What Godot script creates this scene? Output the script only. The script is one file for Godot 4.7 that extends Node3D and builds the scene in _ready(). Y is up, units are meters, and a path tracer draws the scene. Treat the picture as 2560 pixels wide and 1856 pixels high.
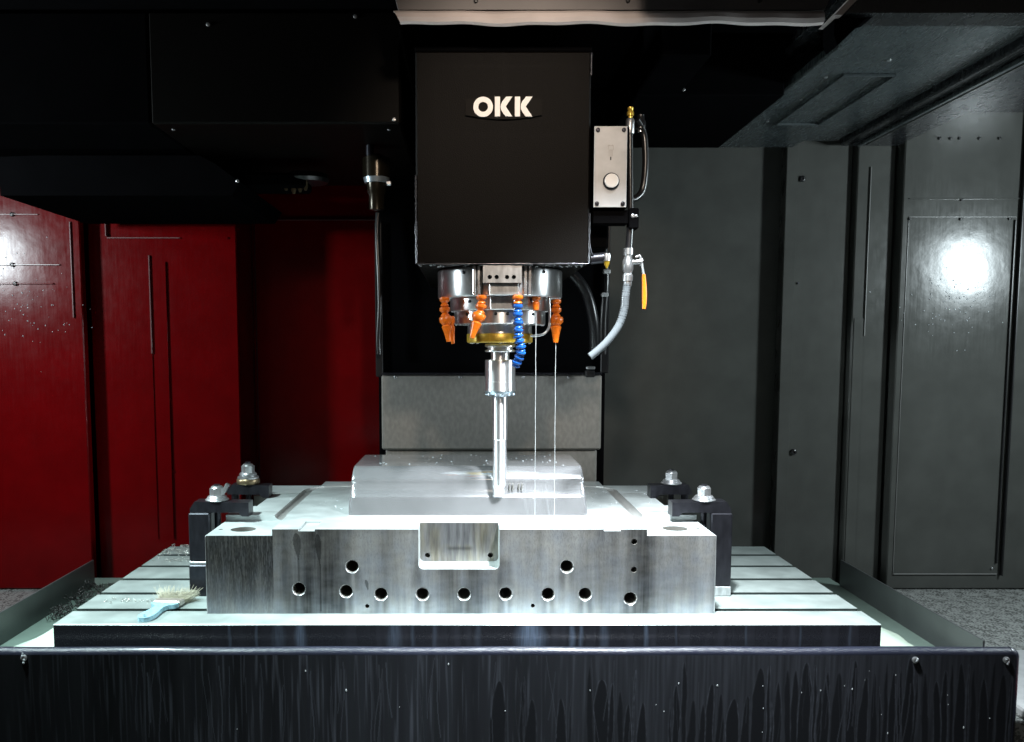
extends Node3D
# Inside of a machining centre: a steel mould block on a slotted table under the spindle, lit by the machine's own lamps.
# Metres, y up. Table top at y 0.9, its front edge at z 0, the camera 1.68 m in front of it.

var M := {}
var used := {}
var solids := {}
var rng := RandomNumberGenerator.new()

# ---------------------------------------------------------------- mesh helpers
func new_st() -> SurfaceTool:
	var st := SurfaceTool.new()
	st.begin(Mesh.PRIMITIVE_TRIANGLES)
	return st

func tri(st: SurfaceTool, a: Vector3, b: Vector3, c: Vector3, na: Vector3, nb: Vector3, nc: Vector3) -> void:
	var g := (b - a).cross(c - a)
	if g.length_squared() < 1e-20:
		return
	if g.dot(na + nb + nc) > 0.0:
		var t := b; b = c; c = t
		var tn := nb; nb = nc; nc = tn
	st.set_normal(na); st.add_vertex(a)
	st.set_normal(nb); st.add_vertex(b)
	st.set_normal(nc); st.add_vertex(c)

func quad(st: SurfaceTool, a: Vector3, b: Vector3, c: Vector3, d: Vector3, n: Vector3) -> void:
	tri(st, a, b, c, n, n, n)
	tri(st, a, c, d, n, n, n)

func face(st: SurfaceTool, pts: Array, out: Vector3) -> void:
	# a flat polygon given as a fan, its normal pointing to the side of «out»
	var n: Vector3 = (pts[1] - pts[0]).cross(pts[2] - pts[0]).normalized()
	if n.dot(out) < 0.0:
		n = -n
	for i in range(1, pts.size() - 1):
		tri(st, pts[0], pts[i], pts[i + 1], n, n, n)

# a box with chamfered edges, lo..hi
func box(st: SurfaceTool, lo: Vector3, hi: Vector3, ch := 0.0015, xf := Transform3D.IDENTITY) -> void:
	var m := (lo + hi) * 0.5
	var h := (hi - lo) * 0.5
	ch = minf(ch, 0.45 * minf(h.x, minf(h.y, h.z)))
	var i := h - Vector3(ch, ch, ch)
	var P := func(x: float, y: float, z: float) -> Vector3: return xf * (m + Vector3(x, y, z))
	var B := xf.basis
	for s in [-1.0, 1.0]:
		face(st, [P.call(s * h.x, -i.y, -i.z), P.call(s * h.x, i.y, -i.z), P.call(s * h.x, i.y, i.z), P.call(s * h.x, -i.y, i.z)], B * Vector3(s, 0, 0))
		face(st, [P.call(-i.x, s * h.y, -i.z), P.call(i.x, s * h.y, -i.z), P.call(i.x, s * h.y, i.z), P.call(-i.x, s * h.y, i.z)], B * Vector3(0, s, 0))
		face(st, [P.call(-i.x, -i.y, s * h.z), P.call(i.x, -i.y, s * h.z), P.call(i.x, i.y, s * h.z), P.call(-i.x, i.y, s * h.z)], B * Vector3(0, 0, s))
		for t in [-1.0, 1.0]:
			face(st, [P.call(s * h.x, t * i.y, -i.z), P.call(s * h.x, t * i.y, i.z), P.call(s * i.x, t * h.y, i.z), P.call(s * i.x, t * h.y, -i.z)], B * Vector3(s, t, 0))
			face(st, [P.call(s * h.x, -i.y, t * i.z), P.call(s * h.x, i.y, t * i.z), P.call(s * i.x, i.y, t * h.z), P.call(s * i.x, -i.y, t * h.z)], B * Vector3(s, 0, t))
			face(st, [P.call(-i.x, s * h.y, t * i.z), P.call(i.x, s * h.y, t * i.z), P.call(i.x, s * i.y, t * h.z), P.call(-i.x, s * i.y, t * h.z)], B * Vector3(0, s, t))
			for u in [-1.0, 1.0]:
				face(st, [P.call(s * h.x, t * i.y, u * i.z), P.call(s * i.x, t * h.y, u * i.z), P.call(s * i.x, t * i.y, u * h.z)], B * Vector3(s, t, u))

# a turned body: profile of (radius, height) along the local y axis
func lathe(st: SurfaceTool, prof: Array, xf := Transform3D.IDENTITY, segs := 40, sharp := 0.75, round_uv := false) -> void:
	var n := prof.size()
	var seg_n := []
	for i in n - 1:
		var d: Vector2 = prof[i + 1] - prof[i]
		seg_n.append(Vector2(d.y, -d.x).normalized() if d.length() > 1e-7 else Vector2(1, 0))
	# the outside is on the right of the direction in which the height falls: settle the sign by the first wide point
	var area := 0.0
	for i in n - 1:
		area += (prof[i].x + prof[i + 1].x) * (prof[i + 1].y - prof[i].y)
	var sg := 1.0 if area > 0.0 else -1.0
	for i in n - 1:
		var na: Vector2 = seg_n[i]
		var nb: Vector2 = seg_n[i]
		if i > 0 and seg_n[i].dot(seg_n[i - 1]) > sharp:
			na = (seg_n[i] + seg_n[i - 1]).normalized()
		if i < n - 2 and seg_n[i].dot(seg_n[i + 1]) > sharp:
			nb = (seg_n[i] + seg_n[i + 1]).normalized()
		na *= sg
		nb *= sg
		for k in segs:
			var a0 := TAU * k / segs
			var a1 := TAU * (k + 1) / segs
			var q := []
			for e in [[prof[i], na, a0], [prof[i], na, a1], [prof[i + 1], nb, a1], [prof[i + 1], nb, a0]]:
				q.append(xf * Vector3(e[0].x * cos(e[2]), e[0].y, e[0].x * sin(e[2])))
				q.append((xf.basis * Vector3(e[1].x * cos(e[2]), e[1].y, e[1].x * sin(e[2]))).normalized())
			if round_uv:
				var uv := [Vector2(a0 / TAU, prof[i].y), Vector2(a1 / TAU, prof[i].y), Vector2(a1 / TAU, prof[i + 1].y), Vector2(a0 / TAU, prof[i + 1].y)]
				var flip: bool = (q[2] - q[0]).cross(q[4] - q[0]).dot(q[1] + q[3] + q[5]) > 0.0
				if (q[2] - q[0]).cross(q[4] - q[0]).length_squared() < 1e-20:
					flip = (q[4] - q[0]).cross(q[6] - q[0]).dot(q[1] + q[5] + q[7]) > 0.0
				for j in ([0, 2, 1, 0, 3, 2] if flip else [0, 1, 2, 0, 2, 3]):
					st.set_normal(q[j * 2 + 1])
					st.set_uv(uv[j])
					st.add_vertex(q[j * 2])
				continue
			tri(st, q[0], q[2], q[4], q[1], q[3], q[5])
			tri(st, q[0], q[4], q[6], q[1], q[5], q[7])

# a tube along a path; r is a number or a callable of the share of the length
func tube(st: SurfaceTool, pts: Array, r, segs := 10, caps := true) -> void:
	var up := Vector3(0.13, 0.71, 0.69).normalized()
	var rings := []
	for i in pts.size():
		var t: Vector3 = (pts[mini(i + 1, pts.size() - 1)] - pts[maxi(i - 1, 0)]).normalized()
		var x := up.cross(t).normalized()
		if x.length() < 0.1:
			x = Vector3.RIGHT.cross(t).normalized()
		up = t.cross(x).normalized()
		var rad: float = r.call(float(i) / (pts.size() - 1)) if r is Callable else r
		var ring := []
		for k in segs:
			var a := TAU * k / segs
			var nn := x * cos(a) + up * sin(a)
			ring.append([pts[i] + nn * rad, nn])
		rings.append(ring)
	for i in pts.size() - 1:
		for k in segs:
			var a = rings[i][k]
			var b = rings[i][(k + 1) % segs]
			var c = rings[i + 1][(k + 1) % segs]
			var d = rings[i + 1][k]
			tri(st, a[0], b[0], c[0], a[1], b[1], c[1])
			tri(st, a[0], c[0], d[0], a[1], c[1], d[1])
	if caps:
		for e in [[0, 1], [pts.size() - 1, pts.size() - 2]]:
			var n: Vector3 = (pts[e[0]] - pts[e[1]]).normalized()
			for k in segs:
				tri(st, pts[e[0]], rings[e[0]][k][0], rings[e[0]][(k + 1) % segs][0], n, n, n)

func spline(pts: Array, per := 8) -> Array:
	var c := Curve3D.new()
	for i in pts.size():
		var t: Vector3 = (pts[mini(i + 1, pts.size() - 1)] - pts[maxi(i - 1, 0)]) / 6.0
		c.add_point(pts[i], -t, t)
	var out := []
	for i in (pts.size() - 1) * per + 1:
		out.append(c.samplef(float(i) / per))
	return out

# an outline in the local xy plane pushed out from z 0 to z depth
func prism(st: SurfaceTool, outline: PackedVector2Array, depth: float, xf := Transform3D.IDENTITY) -> void:
	var ix := Geometry2D.triangulate_polygon(outline)
	var nf := (xf.basis * Vector3(0, 0, signf(depth))).normalized()
	for i in range(0, ix.size(), 3):
		var a := outline[ix[i]]; var b := outline[ix[i + 1]]; var c := outline[ix[i + 2]]
		tri(st, xf * Vector3(a.x, a.y, depth), xf * Vector3(b.x, b.y, depth), xf * Vector3(c.x, c.y, depth), nf, nf, nf)
		tri(st, xf * Vector3(a.x, a.y, 0), xf * Vector3(b.x, b.y, 0), xf * Vector3(c.x, c.y, 0), -nf, -nf, -nf)
	var cw := Geometry2D.is_polygon_clockwise(outline)
	for i in outline.size():
		var a := outline[i]
		var b := outline[(i + 1) % outline.size()]
		var d := (b - a).normalized()
		var n2 := Vector2(d.y, -d.x) * (-1.0 if cw else 1.0)
		var n := (xf.basis * Vector3(n2.x, n2.y, 0)).normalized()
		# is_polygon_clockwise works with y down; settle the side by a probe
		var probe := (a + b) * 0.5 + n2 * 1e-5
		if Geometry2D.is_point_in_polygon(probe, outline):
			n = -n
		quad(st, xf * Vector3(a.x, a.y, 0), xf * Vector3(b.x, b.y, 0), xf * Vector3(b.x, b.y, depth), xf * Vector3(a.x, a.y, depth), n)

func hexagon(r: float, turn := 0.0, n := 6) -> PackedVector2Array:
	var p := PackedVector2Array()
	for i in n:
		p.append(Vector2(cos(TAU * i / n + turn), sin(TAU * i / n + turn)) * r)
	return p

func upright(at: Vector3) -> Transform3D:      # local z becomes up
	return Transform3D(Basis(Vector3.RIGHT, -PI / 2), at)

func place(at: Vector3) -> Transform3D:
	return Transform3D(Basis.IDENTITY, at)

func towards(a: Vector3, b: Vector3) -> Transform3D:     # local y runs from a to b
	var y := (b - a).normalized()
	var x := y.cross(Vector3(0.31, 0.2, 0.93)).normalized()
	return Transform3D(Basis(x, y, x.cross(y).normalized()), a)

# ---------------------------------------------------------------- scene helpers
func obj(called: String, st: SurfaceTool, m: Material, parent: Node = self) -> MeshInstance3D:
	var o := MeshInstance3D.new()
	o.name = called
	o.mesh = st.commit()
	o.material_override = m
	parent.add_child(o, true)
	return o

func numbered(called: String) -> String:
	used[called] = used.get(called, -1) + 1
	return called if used[called] == 0 else "%s_%03d" % [called, used[called]]

func tag(o: Node, label: String, category: String, group := "") -> void:
	o.set_meta("label", label)
	o.set_meta("category", category)
	if group:
		o.set_meta("group", group)

func thing(called: String, label: String, category: String, at := Vector3.ZERO, group := "") -> Node3D:
	var o := Node3D.new()
	o.name = numbered(called)
	o.position = at
	add_child(o)
	tag(o, label, category, group)
	return o

func struct(called: String, st: SurfaceTool, m: Material) -> MeshInstance3D:
	var o := obj(numbered(called), st, m)
	o.set_meta("kind", "structure")
	return o

func one(called: String, label: String, category: String, st: SurfaceTool, m: Material, group := "") -> MeshInstance3D:
	var o := obj(numbered(called), st, m)
	tag(o, label, category, group)
	return o

func boxed(called: String, lo: Vector3, hi: Vector3, m: Material, parent: Node, ch := 0.0015) -> MeshInstance3D:
	var st := new_st()
	box(st, lo, hi, ch)
	return obj(called, st, m, parent)

# ---------------------------------------------------------------- materials
func noise(freq: float, octaves := 4, kind := FastNoiseLite.TYPE_SIMPLEX_SMOOTH, s := 1) -> FastNoiseLite:
	var n := FastNoiseLite.new()
	n.noise_type = kind
	n.frequency = freq
	n.fractal_octaves = octaves
	n.seed = s
	return n

func noise_tex(freq: float, lo: float, hi: float, size := 512, octaves := 4, s := 1) -> NoiseTexture2D:
	var t := NoiseTexture2D.new()
	t.width = size
	t.height = size
	t.seamless = true
	t.noise = noise(freq, octaves, FastNoiseLite.TYPE_SIMPLEX_SMOOTH, s)
	var g := Gradient.new()
	g.set_color(0, Color(lo, lo, lo))
	g.set_color(1, Color(hi, hi, hi))
	t.color_ramp = g
	return t

func bump_tex(freq: float, size := 512, octaves := 3, s := 3, kind := FastNoiseLite.TYPE_SIMPLEX_SMOOTH) -> NoiseTexture2D:
	var t := NoiseTexture2D.new()
	t.width = size
	t.height = size
	t.seamless = true
	t.as_normal_map = true
	t.bump_strength = 4.0
	t.noise = noise(freq, octaves, kind, s)
	return t

func mat(called: String, c: Color, rough: float, metal := 0.0, lin := true) -> StandardMaterial3D:
	var m := StandardMaterial3D.new()
	m.resource_name = called
	m.albedo_color = c.linear_to_srgb() if lin else c
	m.roughness = rough
	m.metallic = metal
	M[called] = m
	return m

func tri_map(m: StandardMaterial3D, scale: Vector3) -> void:
	m.uv1_triplanar = true
	m.uv1_world_triplanar = true
	m.uv1_scale = scale

func image_tex(w: int, h: int, f: Callable) -> ImageTexture:
	# f(x, y) gives a linear colour; stored as sRGB
	var data := PackedByteArray()
	data.resize(w * h * 3)
	var k := 0
	for y in h:
		for x in w:
			var c: Color = f.call(x, y)
			data[k] = int(clampf(pow(maxf(c.r, 0.0), 0.4545) * 255.0 + 0.5, 0, 255))
			data[k + 1] = int(clampf(pow(maxf(c.g, 0.0), 0.4545) * 255.0 + 0.5, 0, 255))
			data[k + 2] = int(clampf(pow(maxf(c.b, 0.0), 0.4545) * 255.0 + 0.5, 0, 255))
			k += 3
	return ImageTexture.create_from_image(Image.create_from_data(w, h, false, Image.FORMAT_RGB8, data))

func materials() -> void:
	var wear := noise_tex(0.006, 0.90, 1.0, 512, 5, 5)
	var smear := noise_tex(0.012, 0.8, 1.0, 512, 5, 11)
	var orange_peel := bump_tex(0.010, 512, 5, 7)
	var sn := noise(1.0, 4, FastNoiseLite.TYPE_SIMPLEX_SMOOTH, 19)
	var streaks := image_tex(512, 512, func(x, y):
		var an: float = TAU * x / 512.0
		var yy: float = absf(y - 256.0)
		var v: float = sn.get_noise_3d(9.0 * cos(an), 9.0 * sin(an), yy * 0.008) * 0.6 + sn.get_noise_3d(2.0 * cos(an), 2.0 * sin(an), yy * 0.02) * 0.5
		var g: float = pow(clampf(0.82 + 0.30 * v, 0.45, 1.0), 2.2)
		return Color(g, g, g))
	var leather := bump_tex(0.10, 512, 3, 9)
	# sheet metal in semi-gloss paint
	for e in [["red_paint", Color(0.115, 0.0003, 0.0013), 0.24], ["grey_paint", Color(0.064, 0.066, 0.061), 0.23], ["dark_grey_paint", Color(0.03, 0.033, 0.036), 0.32], ["black_paint", Color(0.003, 0.003, 0.0034), 0.7], ["ceiling_paint", Color(0.058, 0.070, 0.073), 0.33]]:
		var m := mat(e[0], e[1], e[2])
		m.albedo_texture = wear
		m.roughness_texture = streaks
		m.normal_enabled = true
		m.normal_texture = orange_peel
		m.normal_scale = 0.035 if e[0] == "ceiling_paint" else 0.065
		tri_map(m, Vector3(2.6, 2.6, 2.6))
	M.red_paint.metallic_specular = 0.27
	M.grey_paint.metallic_specular = 0.32
	M.ceiling_paint.metallic_specular = 0.35
	M.black_paint.specular_mode = BaseMaterial3D.SPECULAR_DISABLED
	# coarse textured enamel of the head
	var t := mat("textured_black", Color(0.0100, 0.0082, 0.0069), 0.5)
	t.metallic_specular = 0.16
	t.albedo_texture = noise_tex(0.10, 0.12, 1.0, 512, 3, 23)
	t.normal_enabled = true
	t.normal_texture = leather
	t.normal_scale = 0.3
	tri_map(t, Vector3(8, 8, 8))
	var lp := mat("lit_edge_paint", Color(0.56, 0.50, 0.485), 0.45)  # paler than the beam: light caught from below is in the colour
	lp.albedo_texture = wear
	tri_map(lp, Vector3(3, 3, 3))
	var bp := mat("beam_paint", Color(0.115, 0.105, 0.105), 0.5)
	bp.albedo_texture = wear
	tri_map(bp, Vector3(3, 3, 3))
	# bare metals
	var brushed := noise_tex(0.03, 0.75, 1.0, 512, 4, 31)
	for e in [["steel", Color(0.52, 0.53, 0.54), 0.4, 0.9], ["bright_steel", Color(0.78, 0.79, 0.81), 0.34, 0.9], ["dark_steel", Color(0.042, 0.042, 0.052), 0.36, 0.7], ["chrome", Color(0.74, 0.74, 0.75), 0.3, 0.95], ["spare_steel", Color(0.22, 0.225, 0.23), 0.38, 0.7]]:
		var m := mat(e[0], e[1], e[2], e[3])
		m.albedo_texture = brushed
		m.roughness_texture = smear
		tri_map(m, Vector3(4, 1.5, 4))
	for e in [["turned_chrome", Color(0.86, 0.86, 0.87), 0.36], ["turned_steel", Color(0.86, 0.86, 0.88), 0.34]]:
		var m := mat(e[0], e[1], e[2], 0.95)
		if e[0] == "turned_chrome":
			m.albedo_texture = brushed
			m.roughness_texture = smear
			tri_map(m, Vector3(5, 1.5, 5))
		m.anisotropy_enabled = true
		m.anisotropy = -0.85
	mat("glint_line", Color(0.13, 0.05, 0.05), 0.3)  # glints on seams and ridges, put into a lighter colour
	mat("glint_line_grey", Color(0.13, 0.13, 0.125), 0.3)  # the same painted glints for the grey sheets
	var lb := mat("wet_steel", Color(0.54, 0.58, 0.58), 0.42, 0.25)
	lb.albedo_texture = noise_tex(0.008, 0.82, 1.0, 512, 5, 41)
	lb.roughness_texture = smear
	tri_map(lb, Vector3(2, 2, 2))
	var tb := mat("table_steel", Color(0.37, 0.425, 0.412), 0.4, 0.2)
	tb.albedo_texture = noise_tex(0.01, 0.8, 1.0, 512, 5, 43)
	tb.roughness_texture = smear
	tri_map(tb, Vector3(2, 2, 2))
	mat("core_steel", Color(0.76, 0.76, 0.79), 0.15, 0.80)
	M.core_steel.albedo_texture = noise_tex(0.006, 0.86, 1.0, 512, 4, 47)
	M.core_steel.roughness_texture = smear
	tri_map(M.core_steel, Vector3(3, 3, 3))
	mat("hole_steel", Color(0.26, 0.25, 0.23), 0.42, 0.6)
	mat("guard_steel", Color(0.10, 0.105, 0.108), 0.4, 0.5)
	M.guard_steel.albedo_texture = wear
	tri_map(M.guard_steel, Vector3(2, 2, 2))
	mat("cover_sheet", Color(0.27, 0.26, 0.24), 0.5, 0.4)
	M.cover_sheet.albedo_texture = noise_tex(0.05, 0.86, 1.0, 512, 4, 51)
	tri_map(M.cover_sheet, Vector3(3, 1.6, 3))
	mat("brass", Color(0.62, 0.42, 0.07), 0.32, 0.6)
	mat("yellow_ring", Color(0.55, 0.36, 0.03), 0.35, 0.35)
	mat("bronze", Color(0.20, 0.15, 0.09), 0.35, 0.8)
	mat("dark_bronze", Color(0.020, 0.016, 0.010), 0.25, 0.7)
	mat("dark_badge", Color(0.010, 0.009, 0.008), 0.6)
	M.dark_badge.metallic_specular = 0.15
	mat("orange_plastic", Color(0.80, 0.17, 0.008), 0.33)
	mat("blue_plastic", Color(0.012, 0.11, 0.46), 0.28)
	mat("brush_plastic", Color(0.34, 0.60, 0.70), 0.4)
	var grime := noise_tex(0.03, 0.74, 1.0, 256, 4, 55)
	for e in ["orange_plastic", "blue_plastic", "yellow_ring", "brush_plastic"]:
		M[e].albedo_texture = grime
		tri_map(M[e], Vector3(14, 14, 14))
	mat("amber_grip", Color(0.40, 0.10, 0.001), 0.35)
	mat("black_rubber", Color(0.008, 0.008, 0.009), 0.3)
	mat("wet_black", Color(0.05, 0.05, 0.055), 0.18, 0.6)
	mat("letter_enamel", Color(0.82, 0.79, 0.76), 0.45)
	mat("plate_grey", Color(0.47, 0.475, 0.48), 0.4)
	M.plate_grey.albedo_texture = wear
	tri_map(M.plate_grey, Vector3(7, 7, 7))
	mat("button_white", Color(0.72, 0.70, 0.68), 0.35)
	mat("ink", Color(0.02, 0.02, 0.02), 0.6)
	mat("faint_ink", Color(0.30, 0.28, 0.26), 0.6)
	mat("clear_hose", Color(0.09, 0.10, 0.108), 0.2)
	M.clear_hose.backlight_enabled = true
	M.clear_hose.backlight = Color(0.07, 0.075, 0.08)
	mat("ferrule", Color(0.55, 0.50, 0.46), 0.35, 0.7)
	mat("bristle", Color(0.46, 0.43, 0.33), 0.6)
	mat("milky_coolant", Color(0.55, 0.66, 0.56), 0.12)
	mat("pan_steel", Color(0.20, 0.27, 0.235), 0.3, 0.2)
	M.pan_steel.albedo_texture = wear
	tri_map(M.pan_steel, Vector3(4, 4, 4))
	var pk := mat("pocket_film", Color(1, 1, 1), 0.32, 0.75)
	var pa := noise(0.05, 4, FastNoiseLite.TYPE_SIMPLEX_SMOOTH, 57)
	pk.albedo_texture = image_tex(256, 128, func(px, py):
		var u: float = px / 256.0
		var v: float = py / 128.0
		var mid: float = smoothstep(0.22, 0.32, u) * (1.0 - smoothstep(0.62, 0.72, u)) * (1.0 - smoothstep(0.5, 0.62, v))
		var g: float = 0.24 + 0.13 * pa.get_noise_2d(px * 0.8, py * 0.10) + 0.05 * pa.get_noise_2d(px * 3.0, py * 0.3)
		g *= 1.0 - 0.5 * exp(-pow((v - 0.66) / 0.05, 2.0)) * smoothstep(0.3, 0.4, u) * (1.0 - smoothstep(0.62, 0.7, u))
		var rust: float = (1.0 - mid) * (0.5 + 0.9 * pa.get_noise_2d(px * 0.5 + 300.0, py * 0.15))
		return Color(g * (1.0 + 0.08 * rust), g * (1.0 + 0.0 * rust), g * (1.04 - 0.24 * rust)))
	pk.texture_repeat = false
	mat("groove_steel", Color(0.40, 0.40, 0.39), 0.45, 0.5)
	mat("slot_shade", Color(0.03, 0.04, 0.038), 0.4)  # shade inside the table slots, put into a near-black colour
	mat("swarf", Color(0.045, 0.042, 0.042), 0.4, 0.6)
	mat("bright_swarf", Color(0.55, 0.55, 0.52), 0.3, 0.9)
	var dr := mat("droplet", Color(0.86, 0.9, 0.93, 0.35), 0.05)
	dr.refraction_enabled = true
	dr.refraction_scale = 0.033
	mat("stream_water", Color(0.5, 0.53, 0.54), 0.1)
	mat("red_plastic", Color(0.45, 0.01, 0.012), 0.35)
	mat("scallop_blue", Color(0.38, 0.45, 0.50), 0.3, 0.8)
	# speckled wet floor of the enclosure
	var fl := mat("speckled_floor", Color(1, 1, 1), 0.22)
	var fa := noise(0.09, 3, FastNoiseLite.TYPE_SIMPLEX_SMOOTH, 61)
	var fb := noise(0.02, 3, FastNoiseLite.TYPE_SIMPLEX_SMOOTH, 62)
	fl.albedo_texture = image_tex(512, 512, func(x, y):
		var v := fa.get_noise_2d(x, y) + 0.6 * fb.get_noise_2d(x, y)
		var g := 0.36 if v > 0.0 else (0.25 if v > -0.16 else 0.12)
		return Color(g, g * 1.02, g * 0.98))
	tri_map(fl, Vector3(2.4, 2.4, 2.4))

# streaked wet front of the mould block: u along x from -0.506 to 0.481, v from the top edge down
func block_front_texture() -> ImageTexture:
	var a := noise(0.022, 4, FastNoiseLite.TYPE_SIMPLEX_SMOOTH, 71)
	var b := noise(0.16, 2, FastNoiseLite.TYPE_SIMPLEX_SMOOTH, 72)
	var c := noise(0.05, 3, FastNoiseLite.TYPE_SIMPLEX_SMOOTH, 73)
	var d := noise(0.35, 2, FastNoiseLite.TYPE_SIMPLEX_SMOOTH, 74)
	var holes := [[-0.327, 0.9493], [-0.235, 0.9445], [-0.168, 0.939], [-0.223, 0.9935], [-0.087, 0.939], [-0.006, 0.939], [0.0746, 0.9398], [0.157, 0.939], [0.229, 0.939], [0.193, 0.9935], [0.317, 0.9302]]
	return image_tex(1024, 176, func(px, py):
		var x: float = -0.506 + 0.987 * px / 1024.0
		var v: float = py / 176.0
		var y: float = 1.0666 - 0.1666 * v
		var g: float = 0.40 + 0.28 * a.get_noise_2d(px * 0.7, py * 0.06) + 0.14 * sin(px * 0.021 + 2.0 * a.get_noise_2d(px * 0.2, 5.0)) + 0.05 * b.get_noise_2d(px, py * 0.05) + 0.06 * c.get_noise_2d(px * 0.35, py * 0.9)
		# short dark ticks where the film breaks up, thinning out downwards
		if d.get_noise_2d(px * 1.3, py * 0.22) > 0.26 - 0.25 * a.get_noise_2d(px * 0.4, py * 0.3):
			g *= 0.80 + 0.16 * v
		# rusty film high up, bluish low down
		var warm: float = clampf(0.5 - 0.9 * v + 0.8 * c.get_noise_2d(px * 0.5, py * 0.3), -0.6, 0.7)
		if x < -0.3768:      # the left end: darker towards the top, with thin runs
			var run: float = b.get_noise_2d(px * 1.4 + 900.0, py * 0.10)
			var low: float = smoothstep(0.30, 1.0, v + 0.25 * a.get_noise_2d(px * 2.0, 7.0))
			g = lerpf(0.09, 0.32, low) + (0.10 if run > 0.20 else 0.0) * (1.0 - 0.5 * v) + 0.06 * d.get_noise_2d(px, py * 0.2)
		# dark spindles where the film has torn beside the left notch, and the line that runs down from one
		for e in [[-0.331, 1.060, 1.005, 0.0075], [-0.290, 1.058, 0.995, 0.006], [-0.197, 0.968, 0.945, 0.003]]:
			if y < e[1] and y > e[2]:
				var s: float = (e[1] - y) / (e[1] - e[2])
				if absf(x - e[0] - 0.004 * s) < e[3] * sin(PI * pow(s, 0.6)):
					g *= 0.42
		if absf(x + 0.2855) < 0.0016 and y < 1.0 and y > 0.905:
			g *= 0.5
		if absf(x + 0.327) < 0.0022 and y < 1.01 and y > 0.965:
			g *= 0.5
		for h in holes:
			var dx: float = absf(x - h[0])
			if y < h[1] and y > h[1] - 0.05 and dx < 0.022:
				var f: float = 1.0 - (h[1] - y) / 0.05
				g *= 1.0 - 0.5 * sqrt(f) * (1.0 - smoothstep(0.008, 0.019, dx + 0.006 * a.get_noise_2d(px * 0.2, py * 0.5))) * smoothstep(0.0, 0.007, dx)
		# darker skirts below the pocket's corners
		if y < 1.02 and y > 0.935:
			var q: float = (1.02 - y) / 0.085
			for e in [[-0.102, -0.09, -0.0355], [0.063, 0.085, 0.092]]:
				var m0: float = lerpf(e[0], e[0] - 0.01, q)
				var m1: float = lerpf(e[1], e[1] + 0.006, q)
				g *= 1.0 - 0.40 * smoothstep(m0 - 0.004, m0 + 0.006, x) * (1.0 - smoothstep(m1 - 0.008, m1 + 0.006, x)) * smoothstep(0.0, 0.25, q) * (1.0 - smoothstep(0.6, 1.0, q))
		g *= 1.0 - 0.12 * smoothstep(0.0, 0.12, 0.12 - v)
		g = clampf(g, 0.03, 0.9)
		return Color(g * (0.985 + 0.07 * warm), g * (1.0 + 0.01 * warm), g * (1.03 - 0.10 * warm)))

# milky film and runs of coolant on the black front of the splash pan: u along x -1.03..1.01, v downwards 0.857..0.657
func pan_front_texture() -> ImageTexture:
	var a := noise(0.015, 3, FastNoiseLite.TYPE_SIMPLEX_SMOOTH, 81)
	var b := noise(0.2, 2, FastNoiseLite.TYPE_SIMPLEX_SMOOTH, 82)
	var w := 2048
	var h := 200
	# gaps in the film: [centre, half width, top, wander]
	var r := RandomNumberGenerator.new()
	r.seed = 4
	var film := PackedFloat32Array()
	film.resize(w * h)
	for px in w:
		var share := px / float(w)
		var right := smoothstep(0.52, 0.72, share)
		for py in h:
			var n: float = b.get_noise_2d(px * 0.55, py * 0.02)
			var base: float = (0.013 + 0.008 * a.get_noise_2d(px, 3.0)) * (0.25 + 0.75 * smoothstep(0.15, 0.5, share))
			base += maxf(n - 0.15, 0.0) * 0.045 * smoothstep(0.02, 0.35, share) * (0.4 + 0.6 * (1.0 - right))
			film[py * w + px] = lerpf(base, 0.020 + 0.011 * n, right * (1.0 - 0.30 * py / h))
	var x := 1080.0
	while x < 2046.0:
		var cell := r.randf_range(6.0, 17.0) + (r.randf_range(4.0, 20.0) if r.randf() < 0.3 else 0.0) * (0.75 if x > 1700 else 1.0)
		var line := r.randf_range(1.2, 4.5)
		var top := r.randf_range(4.0, 95.0) * (0.6 if x > 1700 else 1.0)
		var arch := r.randf_range(35.0, 110.0)
		var lean := r.randf_range(-0.03, 0.03)
		var rim := r.randf_range(0.0, 0.030)
		var keep := r.randf() < (0.07 if x > 1250 else 0.3)      # some cells stay covered
		if not keep:
			for py in range(int(top), h):
				var s := minf(1.0, (py - top) / arch)
				var half := maxf(0.0, (cell - line) * 0.5 * pow(s, 0.42) + 0.8 * a.get_noise_2d(x * 9.0, py * 1.2))
				var cx := x + cell * 0.5 + lean * (py - top) + 3.0 * a.get_noise_2d(x * 7.0 + 50.0, py * 0.5)
				for px in range(int(cx - half - 3), int(cx + half + 4)):
					if px < 0 or px >= w:
						continue
					var e := half - absf(px - cx)
					var f := film[py * w + px]
					film[py * w + px] = lerpf(f, 0.0065, smoothstep(-1.0, 2.4, e)) + rim * exp(-pow((e + 0.5) / 0.9, 2.0)) * (0.6 + 0.7 * b.get_noise_2d(px * 0.2, py * 0.3))
		x += cell
	# long single runs on the left half
	for i in 90:
		var sx := r.randf_range(420.0, 1900.0)
		var y0 := int(r.randf_range(0.0, 60.0))
		var y1 := int(r.randf_range(110.0, 200.0))
		var dr := r.randf_range(-0.12, 0.12)
		var bright := r.randf_range(0.012, 0.036)
		var wide := r.randf_range(0.7, 1.6)
		for py in range(y0, y1):
			for k in range(-2, 3):
				var px := int(sx + dr * (py - y0) + 2.0 * sin(py * 0.035 + sx)) + k
				if px >= 0 and px < w:
					film[py * w + px] = maxf(film[py * w + px], bright * exp(-k * k / (wide * wide)))
	return image_tex(w, h, func(px, py):
		var g: float = film[py * w + px]
		return Color(g * 0.86, g * 0.94, g * 1.18))

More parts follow.
